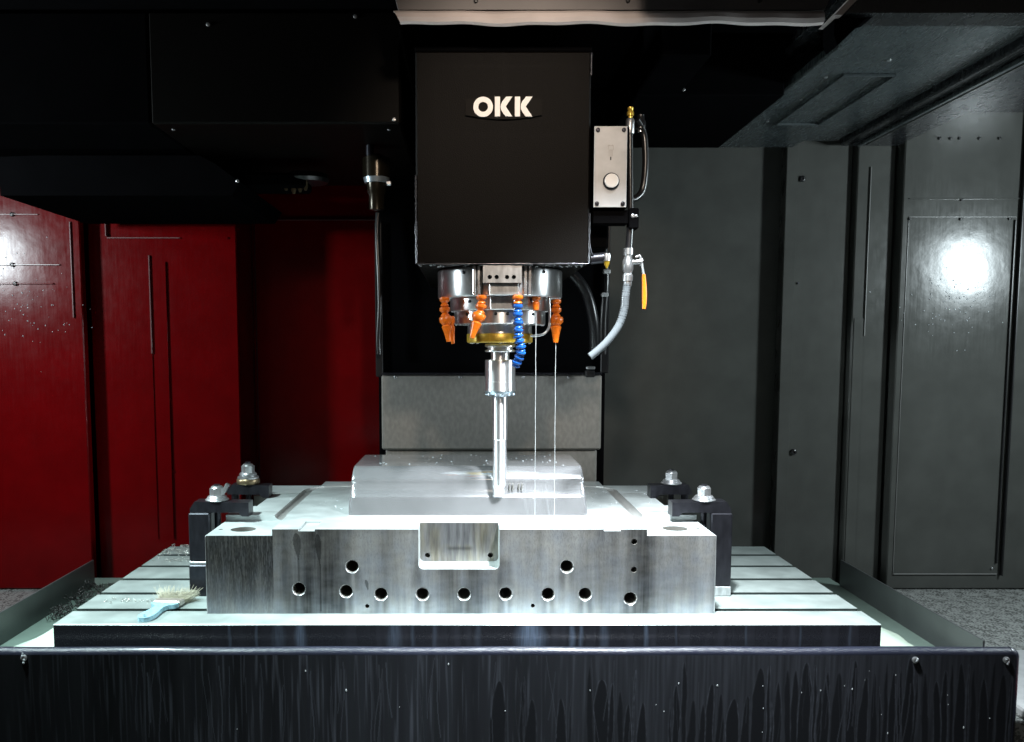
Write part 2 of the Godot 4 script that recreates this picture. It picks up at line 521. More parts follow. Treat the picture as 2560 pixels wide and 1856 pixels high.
func _ready() -> void:
	rng.seed = 20
	# ------------------------------------------------------------ camera, background, lamps
	var cam := Camera3D.new()
	cam.name = "camera"
	cam.position = Vector3(0, 1.413, 1.68)
	cam.rotation.x = -deg_to_rad(5.4885)
	cam.projection = Camera3D.PROJECTION_FRUSTUM
	cam.near = 0.05
	cam.far = 60.0
	cam.size = 0.05 * 1856.0 / 2300.0
	cam.frustum_offset = Vector2(0.05 * (1280.0 - 1168.0) / 2300.0, 0.05 * (1094.0 - 928.0) / 2300.0)
	add_child(cam)
	cam.current = true
	var env := Environment.new()
	env.background_mode = Environment.BG_COLOR
	env.background_color = Color(0.06, 0.055, 0.05).linear_to_srgb()
	env.tonemap_mode = Environment.TONE_MAPPER_LINEAR
	env.tonemap_exposure = 1.0
	env.sdfgi_enabled = true
	env.ssao_enabled = true
	env.ssil_enabled = true
	var we := WorldEnvironment.new()
	we.name = "surroundings"
	we.environment = env
	add_child(we)
	materials()
	# drilled solids are cut while the rest waits one frame
	solids = {"mould": mould_solid(), "key": key_solid()}
	# two cold work lamps high on the side walls; their mirror images sit in the glossy panels
	work_lamp(Vector3(1.90, 1.722, 0.03), Vector3(-0.1, 1.15, -0.45), 2.4, "cold white oblong work lamp on the right side wall")
	work_lamp(Vector3(-1.79, 1.757, 0.01), Vector3(0.1, 1.15, -0.45), 2.3, "cold white oblong work lamp on the left side wall")
	# round lamps in the roof that shine down on the front of the table
	down_lamp(Vector3(0.32, 2.03, 0.26), Vector3(0.27, 0.9, 0.15), 9.0, 41.0, Color(0.95, 0.985, 1.0), "round cold roof lamp right of the spindle head")
	down_lamp(Vector3(-0.95, 2.03, 0.26), Vector3(-0.52, 0.9, 0.14), 4.4, 42.0, Color(0.90, 1.0, 1.0), "round cold roof lamp left of the spindle head")
	# warm lamp above the door that lights the front of the head
	down_lamp(Vector3(0.12, 2.16, 1.1), Vector3(0.10, 1.76, -0.07), 1.45, 18.5, Color(1.0, 0.92, 0.84), "round warm lamp above the machine door")

	enclosure()
	overhead()
	column()
	table_and_pan()
	await get_tree().process_frame
	mould_block()
	for e in clamp_list():
		clamp_set(e)
	spindle_head()
	milling_tool()
	nozzles()
	side_equipment()
	brush()
	wet_details()

func work_lamp(at: Vector3, aim: Vector3, energy: float, label: String) -> void:
	var t := thing("work_lamp", label, "work lamp", at, "work lamps on the side walls")
	t.look_at_from_position(at, aim, Vector3.UP)
	boxed("housing", Vector3(-0.085, -0.095, 0.004), Vector3(0.085, 0.095, 0.05), M.black_paint, t, 0.006)
	var glow := mat("lamp_glow_%d" % used["work_lamp"], Color(0.9, 0.97, 1.0), 0.3)
	glow.emission_enabled = true
	glow.emission = Color(0.9, 0.97, 1.0)
	glow.emission_energy_multiplier = 1.0
	boxed("lamp_face", Vector3(-0.07, -0.08, 0.0), Vector3(0.07, 0.08, 0.0035), glow, t, 0.001)
	var l := AreaLight3D.new()
	l.name = "light"
	l.light_color = Color(0.92, 0.98, 1.0)
	l.light_energy = energy
	l.area_size = Vector2(0.14, 0.16)
	l.area_range = 12.0
	l.area_attenuation = 2.0
	l.shadow_enabled = true
	l.position = Vector3(0, 0, -0.004)
	t.add_child(l)

func down_lamp(at: Vector3, aim: Vector3, energy: float, angle: float, c: Color, label: String) -> void:
	var t := thing("roof_lamp", label, "lamp", at, "round lamps in the roof")
	t.look_at_from_position(at, aim, Vector3.FORWARD)
	var st := new_st()
	lathe(st, [Vector2(0.0, 0.05), Vector2(0.058, 0.05), Vector2(0.058, 0.0), Vector2(0.05, 0.0), Vector2(0.05, 0.006), Vector2(0.0, 0.006)], Transform3D(Basis(Vector3.RIGHT, PI / 2), Vector3.ZERO), 32)
	obj("housing", st, M.black_paint, t)
	var glow := mat("roof_glow_%d" % used["roof_lamp"], c, 0.3)
	glow.emission_enabled = true
	glow.emission = c
	st = new_st()
	lathe(st, [Vector2(0.0, 0.004), Vector2(0.049, 0.004), Vector2(0.049, 0.001), Vector2(0.0, 0.001)], Transform3D(Basis(Vector3.RIGHT, PI / 2), Vector3.ZERO), 32)
	obj("lamp_face", st, glow, t)
	var l := SpotLight3D.new()
	l.name = "light"
	l.light_color = c
	l.light_energy = energy
	l.spot_angle = angle
	l.spot_angle_attenuation = 0.9
	l.spot_range = 12.0
	l.spot_attenuation = 2.0
	l.light_size = 0.045
	l.shadow_enabled = true
	l.position = Vector3(0, 0, -0.012)
	t.add_child(l)

# ---------------------------------------------------------------- walls of the enclosure
func screw(parent: Node, at: Vector3, r: float, m: Material, dir := Vector3(0, 0, 1), called := "screw") -> void:
	var st := new_st()
	lathe(st, [Vector2(0.0, -0.001), Vector2(r, -0.001), Vector2(r, r * 0.45), Vector2(r * 0.7, r * 0.7), Vector2(r * 0.45, r * 0.7), Vector2(r * 0.42, r * 0.3), Vector2(0, r * 0.3)], towards(at, at + dir), 12)
	obj(called, st, m, parent)

func panel(called: String, label: String, m: Material, x0: float, x1: float, y0: float, y1: float, z: float, back := 0.03) -> Node3D:
	var t := thing(called, label, "wall panel", Vector3((x0 + x1) * 0.5, y0, z))
	var hx := (x1 - x0) * 0.5
	boxed("sheet", Vector3(-hx, 0, -back), Vector3(hx, y1 - y0, 0), m, t, 0.003)
	return t

func strip(t: Node3D, called: String, x0: float, x1: float, y0: float, y1: float, h: float, m: Material) -> void:
	# a raised fold or flange on a panel, in world x and y
	boxed(called, Vector3(x0 - t.position.x, y0 - t.position.y, 0.0005), Vector3(x1 - t.position.x, y1 - t.position.y, h), m, t, minf(0.0015, h * 0.4))

func pin(t: Node3D, x: float, y: float, r := 0.004, m: Material = null) -> void:
	screw(t, Vector3(x - t.position.x, y - t.position.y, 0.003), r, m if m else M.dark_steel)

func enclosure() -> void:
	# floor of the enclosure, the hall floor in front of the machine, roof, outer walls
	var st := new_st()
	box(st, Vector3(-2.0, 0.66, -1.26), Vector3(2.0, 0.721, 0.03), 0.0)
	struct("floor", st, M.speckled_floor)
	st = new_st()
	box(st, Vector3(-4.0, -0.1, -1.3), Vector3(4.0, 0.0, 4.0), 0.0)
	struct("ground", st, M.grey_paint)
	st = new_st()
	box(st, Vector3(-2.06, 2.25, -1.32), Vector3(2.06, 2.30, 1.3), 0.0)
	struct("roof", st, M.black_paint)
	st = new_st()
	box(st, Vector3(-2.06, 0.003, -1.32), Vector3(2.06, 2.247, -1.27), 0.0)
	struct("back_wall", st, M.black_paint)
	for s in [-1.0, 1.0]:
		st = new_st()
		box(st, Vector3(s * 2.04 - 0.02, 0.003, -1.267), Vector3(s * 2.04 + 0.02, 2.247, 0.25), 0.0)
		struct("side_wall", st, M.red_paint if s < 0 else M.grey_paint)

	# left: red sheets in three planes
	var t := panel("red_panel", "glossy red sheet at the far left with two bolted horizontal seams and a lamp's reflection", M.red_paint, -2.0, -1.078, 0.724, 2.2, -0.92)
	strip(t, "seam", -2.0, -1.135, 1.645, 1.6485, 0.006, M.glint_line)
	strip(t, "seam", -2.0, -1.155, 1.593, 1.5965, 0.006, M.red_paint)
	strip(t, "seam", -2.0, -1.19, 1.783, 1.786, 0.006, M.glint_line)
	strip(t, "fold", -1.1045, -1.101, 1.50, 1.765, 0.006, M.glint_line)
	for e in [[-1.262, 1.7845], [-1.268, 1.6468], [-1.262, 1.5948], [-1.62, 1.6468], [-1.62, 1.5948]]:
		pin(t, e[0], e[1], 0.006, M.black_rubber)
	t = panel("red_panel", "red sheet with a vertical ridge, left of the mould block behind the table", M.red_paint, -1.078, -0.656, 0.724, 2.2, -0.973, 0.20)
	strip(t, "flange", -1.022, -0.656, 1.7985, 1.8015, 0.012, M.glint_line)
	strip(t, "seam", -1.022, -0.815, 1.725, 1.7285, 0.006, M.glint_line)
	strip(t, "ridge", -0.906, -0.902, 1.40, 1.678, 0.007, M.glint_line)
	strip(t, "ridge", -0.8600, -0.8570, 0.86, 1.66, 0.007, M.red_paint)
	strip(t, "ridge", -0.905, -0.9035, 0.86, 1.40, 0.004, M.red_paint)
	strip(t, "fold", -1.024, -1.0205, 1.73, 1.80, 0.012, M.glint_line)
	for e in [[-1.022, 1.788], [-0.68, 1.726], [-0.857, 1.27], [-0.853, 1.06]]:
		pin(t, e[0], e[1], 0.003, M.red_paint)
	t = panel("red_panel", "dark red sheet in shadow between the ridged red sheet and the black column", M.red_paint, -0.66, -0.10, 0.724, 2.2, -1.18)
	strip(t, "flange", -0.652, -0.27, 1.8035, 1.806, 0.012, M.glint_line)
	strip(t, "corner_seam", -0.652, -0.6495, 0.75, 1.803, 0.004, M.dark_steel)

	# right: grey sheets, each a little nearer than the one before
	t = panel("grey_panel", "wide plain charcoal sheet between the black column and the stepped grey sheets", M.grey_paint, 0.30, 0.915, 0.724, 2.2, -1.03)
	t = panel("grey_panel", "narrow charcoal sheet with two black plug holes, second step from the column", M.grey_paint, 0.9015, 1.09, 0.724, 2.2, -0.98, 0.045)
	strip(t, "fold", 0.9025, 0.935, 0.75, 2.0, 0.003, M.grey_paint)
	for e in [[0.947, 1.8916], [0.9483, 1.1153]]:
		screw(t, Vector3(e[0] - t.position.x, e[1] - t.position.y, 0.002), 0.009, M.black_rubber, Vector3(0, 0, 1), "plug")
	pin(t, 0.945, 1.60, 0.003)
	t = panel("grey_panel", "slim charcoal sheet with an upright bright fold, next to the large framed sheet", M.grey_paint, 1.0935, 1.20, 0.724, 2.2, -0.955, 0.06)
	strip(t, "fold", 1.128, 1.131, 1.45, 1.92, 0.006, M.glint_line_grey)
	strip(t, "fold", 1.1, 1.128, 0.76, 1.5, 0.0025, M.grey_paint)
	t = panel("grey_panel", "large charcoal sheet with screwed frame and a round lamp reflection, far right", M.grey_paint, 1.208, 2.0, 0.724, 2.2, -0.92, 0.1)
	strip(t, "frame_edge", 1.2265, 1.5245, 1.7765, 1.7788, 0.003, M.glint_line_grey)
	strip(t, "frame_edge", 1.2265, 1.5245, 0.766, 0.7705, 0.005, M.glint_line_grey)
	strip(t, "frame_edge", 1.2250, 1.2268, 0.765, 1.77, 0.0025, M.glint_line_grey)
	strip(t, "frame_edge", 1.519, 1.5225, 0.80, 1.77, 0.007, M.black_rubber)
	strip(t, "frame_edge", 1.2245, 1.9, 1.826, 1.829, 0.005, M.grey_paint)
	strip(t, "frame_edge", 1.5325, 1.5365, 0.765, 2.1, 0.014, M.black_rubber)
	for x in [1.228, 1.37, 1.505]:
		pin(t, x, 1.7725, 0.0038, M.black_rubber)
	pin(t, 1.37, 1.8245, 0.0038, M.black_rubber)
	for x in [1.30, 1.33, 1.355, 1.41, 1.465]:
		pin(t, x, 1.9905, 0.004, M.black_rubber)
	pin(t, 1.51, 0.785, 0.003, M.bright_steel)

func overhead() -> void:
	# crossbeam with the rolled lip
	var t := thing("crossbeam", "pinkish grey rolled sheet edge above the black spindle head", "beam", Vector3(0.25, 1.977, 0.0))
	var st := new_st()
	var prof := PackedVector2Array([Vector2(0.0, 0.006), Vector2(0.010, 0.0), Vector2(0.016, 0.003), Vector2(0.0185, 0.010), Vector2(0.017, 0.018), Vector2(0.011, 0.0235), Vector2(0.0, 0.024)])
	var nseg := 60
	for k in nseg:
		for i in prof.size() - 1:
			var q := []
			for e in [[k, i], [k + 1, i], [k + 1, i + 1], [k, i + 1]]:
				var u: float = float(e[0]) / nseg
				var slant: float = -0.022 * (prof[e[1]].y / 0.024) * (1.0 - u)
				var wav: float = 0.0012 * sin(u * 19.0) + 0.0009 * sin(u * 43.0 + 1.0)
				q.append(Vector3(lerpf(-0.366, 0.372, u) + slant * 0.6, prof[e[1]].y + wav * (1.0 - prof[e[1]].y / 0.024), prof[e[1]].x + wav))
			face(st, q, Vector3(0, prof[i].y + prof[i + 1].y - 0.024, 0.02))
	obj("lip", st, M.lit_edge_paint, t)
	st = new_st()
	prism(st, PackedVector2Array([Vector2(-0.37, 0.026), Vector2(0.374, 0.026), Vector2(0.44, 0.16), Vector2(-0.405, 0.16)]), 0.05, place(Vector3(0, 0, -0.04)))
	obj("web", st, M.beam_paint, t)
	for x in [-0.235, 0.03, 0.26]:
		screw(t, Vector3(x, 0.0405, 0.0105), 0.004, M.black_rubber)

	# black roof sheets above and behind the beam
	st = new_st()
	box(st, Vector3(-2.0, 2.08, -1.26), Vector3(0.69, 2.10, -0.06), 0.0)
	struct("ceiling", st, M.black_paint)
	# right: long sheets and rails that run towards the viewer
	t = thing("ceiling_panel", "greenish grey overhead sheet with a pressed rectangular hatch, right of the head", "ceiling panel", Vector3(0.80, 1.972, -0.45))
	boxed("sheet", Vector3(-0.11, 0.0, -0.50), Vector3(0.11, 0.02, 0.75), M.ceiling_paint, t, 0.003)
	for e in [[-0.035, -0.22, 0.075, -0.215], [-0.035, 0.19, 0.075, 0.195], [-0.035, -0.22, -0.031, 0.195], [0.071, -0.22, 0.075, 0.195]]:
		boxed("hatch_edge", Vector3(e[0], -0.006, e[1]), Vector3(e[2], -0.0005, e[3]), M.ceiling_paint, t, 0.001)
	for e in [[-0.06, -0.20], [-0.06, 0.17], [0.02, 0.28], [-0.05, 0.0]]:
		screw(t, Vector3(e[0], 0.0005, e[1]), 0.004, M.bright_steel, Vector3.DOWN)
	t = thing("ceiling_panel", "grey overhead strip between the hatch sheet and the dark roof rail", "ceiling panel", Vector3(0.97, 1.990, -0.45))
	boxed("sheet", Vector3(-0.056, 0.0, -0.50), Vector3(0.062, 0.02, 0.75), M.ceiling_paint, t, 0.003)
	t = thing("roof_rail", "dark roof rail with a bright ridge running above the framed grey sheet", "rail", Vector3(1.11, 1.976, -0.45))
	boxed("rail", Vector3(-0.072, 0.0, -0.50), Vector3(0.09, 0.05, 0.75), M.dark_grey_paint, t, 0.004)
	boxed("ridge", Vector3(-0.040, -0.010, -0.46), Vector3(-0.028, -0.0005, 0.75), M.ceiling_paint, t, 0.003)
	boxed("ridge", Vector3(-0.016, -0.006, -0.46), Vector3(-0.010, -0.0005, 0.75), M.grey_paint, t, 0.002)
	st = new_st()
	box(st, Vector3(0.69, 2.06, -1.26), Vector3(2.0, 2.08, 0.40), 0.0)
	struct("ceiling", st, M.dark_grey_paint)
	# black box under the roof right of the head
	t = thing("roof_box", "black box hanging under the roof between the head and the hatch sheet", "cover box", Vector3(0.52, 1.95, -0.6))
	boxed("box", Vector3(-0.16, 0.0, -0.25), Vector3(0.156, 0.12, 0.26), M.black_paint, t, 0.003)
	boxed("front_wing", Vector3(-0.16, 0.002, 0.262), Vector3(-0.068, 0.118, 0.52), M.black_paint, t, 0.003)
	for e in [[-0.06, 0.012, 0.262], [-0.02, 0.1, 0.262]]:
		screw(t, Vector3(e[0], e[1], e[2]), 0.0035, M.bright_steel)
	# front bar with its hanging block
	t = thing("front_bar", "dark grey bar across the top right corner in front of the roof sheets", "bar", Vector3(0.52, 1.861, 0.35))
	st = new_st()
	prism(st, PackedVector2Array([Vector2(-0.014, 0.0), Vector2(1.0, 0.0), Vector2(1.0, 0.12), Vector2(0.105, 0.12)]), 0.05)
	obj("bar", st, M.dark_grey_paint, t)
	st = new_st()
	prism(st, PackedVector2Array([Vector2(-0.030, -0.004), Vector2(-0.019, -0.004), Vector2(0.10, 0.12), Vector2(0.092, 0.12)]), 0.056, place(Vector3(0, 0, -0.002)))
	obj("bright_edge", st, M.lit_edge_paint, t)
	st = new_st()
	prism(st, PackedVector2Array([Vector2(-0.024, -0.025), Vector2(-0.019, -0.039), Vector2(0.018, -0.004), Vector2(0.028, -0.0015), Vector2(-0.024, -0.0045)]), 0.04)
	obj("hanging_block", st, M.black_paint, t)
	screw(t, Vector3(0.04, 0.038, 0.051), 0.006, M.bright_steel)

	# left: big textured cover beside the head, changer housing with its arm
	t = thing("side_cover", "large black textured cover box left of the spindle head", "cover box", Vector3(-0.8, 1.859, -0.5))
	boxed("right_sheet", Vector3(0.1715, 0.0, -0.4), Vector3(0.668, 0.215, 0.3), M.textured_black, t, 0.004)
	boxed("left_sheet", Vector3(-1.19, 0.0, -0.4), Vector3(0.1695, 0.215, 0.299), M.black_paint, t, 0.004)
	for e in [[0.29, 0.19], [0.58, 0.205], [0.655, 0.008]]:
		screw(t, Vector3(e[0], e[1], 0.3), 0.004, M.bright_steel)
	for x in [0.20, 0.64]:
		screw(t, Vector3(x, 0.001, 0.25), 0.004, M.steel, Vector3.DOWN)
	t = thing("tool_changer", "black tool changer housing with an arm, under the large black cover", "tool changer", Vector3(-0.8, 1.7564, -0.65))
	st = new_st()
	prism(st, PackedVector2Array([Vector2(-0.25, 0.0), Vector2(0.27, 0.0), Vector2(0.29, 0.03), Vector2(0.235, 0.07), Vector2(0.20, 0.088), Vector2(-0.17, 0.088), Vector2(-0.25, 0.085)]), 0.47, place(Vector3(0, 0, -0.25)))
	obj("housing", st, M.black_paint, t)
	boxed("arm", Vector3(0.24, 0.034, 0.03), Vector3(0.42, 0.068, 0.13), M.black_paint, t, 0.006)
	st = new_st()
	lathe(st, [Vector2(0, 0.02), Vector2(0.05, 0.02), Vector2(0.055, 0.008), Vector2(0.05, 0.0), Vector2(0, 0.0)], place(Vector3(0.415, 0.052, 0.08)), 24)
	obj("gripper", st, M.black_rubber, t)
	for e in [[0.372, 0.03], [0.39, 0.022], [0.405, 0.026], [0.418, 0.03]]:
		st = new_st()
		lathe(st, [Vector2(0, 0.03), Vector2(0.006, 0.03), Vector2(0.006, 0.008), Vector2(0.003, 0.0), Vector2(0, 0)], place(Vector3(e[0], e[1], 0.11)), 12)
		obj("grip_pin", st, M.bronze, t)
	screw(t, Vector3(0.285, 0.032, 0.22), 0.004, M.bright_steel)

# ---------------------------------------------------------------- column and way cover behind the spindle
func column() -> void:
	var t := thing("column", "black machine column behind the spindle head", "column", Vector3(0.066, 0.72, -1.0))
	boxed("casting", Vector3(-0.300, 0.0, -0.2), Vector3(0.298, 1.36, 0.25), M.black_paint, t, 0.004)
	boxed("edge_strip", Vector3(-0.306, 0.62, 0.2515), Vector3(-0.287, 1.02, 0.262), M.black_rubber, t, 0.004)
	boxed("edge_strip", Vector3(0.284, 0.63, 0.2515), Vector3(0.305, 1.02, 0.262), M.black_rubber, t, 0.004)
	t = thing("way_cover", "grey telescopic steel way cover behind the milling cutter", "way cover", Vector3(0.0635, 0.80, -0.72))
	boxed("upper_sheet", Vector3(-0.2875, 0.350, -0.025), Vector3(0.2875, 0.546, 0.0), M.cover_sheet, t, 0.004)
	boxed("top_lip", Vector3(-0.2875, 0.5465, -0.026), Vector3(0.2875, 0.5515, 0.006), M.dark_steel, t, 0.002)
	boxed("lower_sheet", Vector3(-0.279, 0.02, -0.040), Vector3(0.279, 0.3495, -0.014), M.cover_sheet, t, 0.004)
	for x in [-0.251, -0.082, 0.0823, 0.2]:
		screw(t, Vector3(x, 0.540, 0.0005), 0.004, M.steel)
	# hoses that hang beside the column
	for e in [["black hose with wet glints hanging along the left edge of the column", [Vector3(-0.2285, 1.76, -0.715), Vector3(-0.2300, 1.69, -0.712), Vector3(-0.2265, 1.60, -0.708), Vector3(-0.2255, 1.52, -0.708), Vector3(-0.2300, 1.44, -0.71), Vector3(-0.2285, 1.40, -0.71)], 0.0068],
			["black hose running down the right edge of the column", [Vector3(0.330, 1.72, -0.60), Vector3(0.3335, 1.66, -0.595), Vector3(0.338, 1.58, -0.59), Vector3(0.334, 1.48, -0.595), Vector3(0.336, 1.40, -0.60)], 0.009],
			["thick black hose looping behind the spindle collar", [Vector3(0.19, 1.64, -0.58), Vector3(0.245, 1.60, -0.56), Vector3(0.285, 1.55, -0.555), Vector3(0.305, 1.48, -0.56), Vector3(0.312, 1.40, -0.58)], 0.013]]:
		var st := new_st()
		tube(st, spline(e[1]), e[2], 10)
		one("hose", e[0], "hose", st, M.black_rubber)
	t = thing("hose_clip", "small dark hose clip on the top right corner of the way cover", "clip", Vector3(0.315, 1.345, -0.69))
	boxed("body", Vector3(-0.012, -0.004, -0.01), Vector3(0.012, 0.014, 0.012), M.black_rubber, t, 0.002)
	boxed("buckle", Vector3(-0.010, 0.016, -0.004), Vector3(0.012, 0.024, 0.014), M.steel, t, 0.002)
	for e in [Vector3(0.340, 1.60, -0.585), Vector3(0.336, 1.545, -0.585)]:
		t = thing("cable_tie", "small pale cable tie round the black hose, %s" % ("upper of two" if e.y > 1.57 else "lower of two"), "cable tie", e, "cable ties on the black hose")
		boxed("band", Vector3(-0.010, -0.005, -0.006), Vector3(0.008, 0.005, 0.008), M.plate_grey, t, 0.002)

# ---------------------------------------------------------------- table, splash pan, coolant
func table_and_pan() -> void:
	var t := thing("machine_table", "pale green steel machine table with five cross slots", "machine table", Vector3(0, 0.80, 0))
	var st := new_st()
	var slots := [-0.0957, -0.218, -0.338, -0.4615, -0.5805]
	var hw := 0.0088
	var X := 0.775
	var edges := [-0.0016]
	for s in slots:
		edges.append(s + hw)
		edges.append(s - hw)
	edges.append(-0.681)
	for i in range(0, edges.size(), 2):
		face(st, [Vector3(-X, 0.1, edges[i]), Vector3(X, 0.1, edges[i]), Vector3(X, 0.1, edges[i + 1]), Vector3(-X, 0.1, edges[i + 1])], Vector3.UP)
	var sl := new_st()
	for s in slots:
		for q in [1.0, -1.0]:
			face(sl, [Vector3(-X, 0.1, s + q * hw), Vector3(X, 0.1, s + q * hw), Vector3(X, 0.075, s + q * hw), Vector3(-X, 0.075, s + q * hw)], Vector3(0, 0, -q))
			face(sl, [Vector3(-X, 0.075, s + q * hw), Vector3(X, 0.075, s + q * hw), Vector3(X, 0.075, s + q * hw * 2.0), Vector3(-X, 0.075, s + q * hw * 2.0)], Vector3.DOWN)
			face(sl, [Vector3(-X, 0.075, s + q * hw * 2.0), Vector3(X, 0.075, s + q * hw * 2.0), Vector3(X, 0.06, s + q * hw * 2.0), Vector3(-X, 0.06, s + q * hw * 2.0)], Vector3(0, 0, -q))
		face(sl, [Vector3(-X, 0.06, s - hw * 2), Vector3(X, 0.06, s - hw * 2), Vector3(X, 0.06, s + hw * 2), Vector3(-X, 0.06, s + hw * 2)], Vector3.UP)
	for q in [1.0, -1.0]:
		face(st, [Vector3(q * X, 0.058, 0), Vector3(q * X, 0.058, -0.681), Vector3(q * X, -0.06, -0.681), Vector3(q * X, -0.06, 0)], Vector3(q, 0, 0))
		for i in range(0, edges.size(), 2):
			face(st, [Vector3(q * X, 0.1, edges[i]), Vector3(q * X, 0.1, edges[i + 1]), Vector3(q * X, 0.058, edges[i + 1]), Vector3(q * X, 0.058, edges[i])], Vector3(q, 0, 0))
	face(st, [Vector3(-X, 0.1, -0.681), Vector3(X, 0.1, -0.681), Vector3(X, -0.06, -0.681), Vector3(-X, -0.06, -0.681)], Vector3(0, 0, -1))
	face(st, [Vector3(-X, 0.1, -0.0016), Vector3(X, 0.1, -0.0016), Vector3(X, 0.0984, 0), Vector3(-X, 0.0984, 0)], Vector3(0, 1, 1))
	obj("top", st, M.table_steel, t)
	obj("slot_walls", sl, M.slot_shade, t)
	# front face, blue reflections of the pan lip painted in as streaks
	var blue := noise(0.06, 3, FastNoiseLite.TYPE_SIMPLEX_SMOOTH, 91)
	var grain := noise(0.5, 2, FastNoiseLite.TYPE_SIMPLEX_SMOOTH, 92)
	var reflection_streaks := [[-0.4458, 0.002, 0.10], [-0.3956, 0.002, 0.08], [-0.354, 0.009, 0.07], [-0.313, 0.007, 0.16], [-0.137, 0.009, 0.10], [-0.103, 0.003, 0.05], [-0.062, 0.003, 0.06], [0.118, 0.018, 0.26], [0.196, 0.004, 0.16], [0.2128, 0.003, 0.12], [0.256, 0.006, 0.08], [0.3349, 0.003, 0.15], [0.391, 0.0015, 0.05], [0.5223, 0.002, 0.05], [0.6234, 0.002, 0.05], [0.717, 0.002, 0.06], [0.02, 0.004, 0.05]]
	var ft := mat("table_front", Color(1, 1, 1), 0.25, 0.25)
	ft.albedo_texture = image_tex(1550, 64, func(px, py):
		var x: float = -0.775 + px * 0.001
		var g: float = 0.012 + 0.016 * maxf(blue.get_noise_2d(px * 0.5, py * 0.05), 0.0) * smoothstep(-0.7, 0.1, x) + 0.006 * grain.get_noise_2d(px, py)
		var c := Color(g * 0.9, g * 0.95, g * 1.3)
		for r in reflection_streaks:
			var d: float = absf(x - r[0] - 0.0006 * sin(py * 0.12 + r[0] * 90.0)) / (r[1] * (1.0 + 0.35 * sin(py * 0.06)))
			if d < 1.6:
				var k: float = 0.75 * r[2] * (1.0 - smoothstep(0.1, 1.6, d)) * (1.0 - 0.4 * py / 64.0) * (0.8 + 0.5 * grain.get_noise_2d(px * 0.6, py * 0.03))
				c += Color(k * 0.50, k * 0.68, k * 1.0)
		return c)
	obj("front_face", uv_quad(Vector3(-X, 0.0984, 0.0), Vector3(X, 0.0984, 0.0), Vector3(X, -0.06, 0.0), Vector3(-X, -0.06, 0.0), Vector3(0, 0, 1), 2.4), ft, t)

	# splash pan: black front with a rolled top edge
	t = thing("splash_pan_front", "black wet front plate of the splash pan with a rolled bright top edge", "splash guard", Vector3(-0.01, 0.40, 0.047))
	var pf := mat("pan_front", Color(1, 1, 1), 0.22, 0.0)
	pf.albedo_texture = pan_front_texture()
	pf.metallic_specular = 0.4
	pf.texture_repeat = false
	obj("plate", uv_quad(Vector3(-1.02, 0.457, 0.0), Vector3(1.012, 0.457, 0.0), Vector3(1.012, 0.257, 0.0), Vector3(-1.02, 0.257, 0.0), Vector3(0, 0, 1), 1.0), pf, t)
	boxed("plate_foot", Vector3(-1.02, -0.12, -0.022), Vector3(1.012, 0.2565, 0.0), M.black_paint, t, 0.0)
	st = new_st()
	var path := []
	for i in 121:
		var u := i / 120.0
		path.append(Vector3(lerpf(-1.02, 1.004, u), 0.4575 + 0.0006 * sin(u * 37.0), -0.0112))
	tube(st, path, 0.0112, 18)
	# the rounded right-hand corner
	var corner := []
	for i in 9:
		var a := PI / 2 * i / 8.0
		corner.append(Vector3(1.004 + 0.008 * sin(a), 0.4575 - 0.008 + 0.008 * cos(a), -0.0112))
	corner.append(Vector3(1.012, 0.10, -0.0112))
	tube(st, corner, 0.0112, 18)
	var lipm := mat("wet_lip", Color(0.012, 0.014, 0.026), 0.3, 0.0)
	lipm.normal_enabled = true
	lipm.normal_texture = bump_tex(0.2, 512, 3, 97)
	lipm.normal_scale = 0.6
	lipm.clearcoat_enabled = true
	lipm.clearcoat = 0.35
	lipm.clearcoat_roughness = 0.12
	tri_map(lipm, Vector3(7, 7, 7))
	obj("rolled_edge", st, lipm, t)
	for e in [[-0.8089, 0.852], [0.8179, 0.8482], [0.9836, 0.8482]]:
		screw(t, Vector3(e[0] + 0.01, e[1] - 0.40, 0.0005), 0.0058, M.bright_steel)
	# side guards
	for s in [-1.0, 1.0]:
		t = thing("side_guard", "thin steel side guard standing in the splash pan, %s of the table" % ("left" if s < 0 else "right"), "splash guard", Vector3(s * 0.952, 0.79, -0.3))
		boxed("sheet", Vector3(-0.002, 0.0, -0.32), Vector3(0.002, 0.089, 0.33), M.guard_steel, t, 0.0006)
		boxed("foot_flange", Vector3(-0.001 - 0.025 * maxf(s, 0.0), 0.0, -0.32), Vector3(0.001 + 0.025 * maxf(-s, 0.0), 0.003, 0.33), M.guard_steel, t, 0.0006)
	st = new_st()
	box(st, Vector3(-1.0, 0.795, -0.70), Vector3(0.955, 0.812, 0.024), 0.0)
	one("splash_pan_floor", "dark green wet floor of the splash pan round the table", "pan floor", st, M.pan_steel)
	# coolant standing in the pan
	for s in [-1.0, 1.0]:
		var outline := PackedVector2Array([Vector2(s * 0.79, 0.60), Vector2(s * 0.79, -0.02)])
		var r := RandomNumberGenerator.new()
		r.seed = 12 + int(s)
		for i in 24:
			var z := -0.02 + 0.62 * i / 23.0
			outline.append(Vector2(s * (0.925 - 0.16 * z + 0.008 * sin(z * 31.0 + s) + r.randf_range(-0.003, 0.003)), z))
		st = new_st()
		prism(st, outline, 0.004, upright(Vector3(0, 0.8145, 0)))
		var o := struct("coolant_water", st, M.milky_coolant)
		o.set_meta("label", "milky green coolant standing beside the table, %s side" % ("left" if s < 0 else "right"))
	# a bit of red plastic and a pale sill outside the pan at the lower right
	t = thing("floor_sill", "pale grey sill with a red stripe at the lower right picture edge", "sill", Vector3(1.16, 0.60, 0.0))
	boxed("sill", Vector3(-0.11, 0.10, -0.35), Vector3(0.2, 0.135, 0.03), M.plate_grey, t, 0.004)
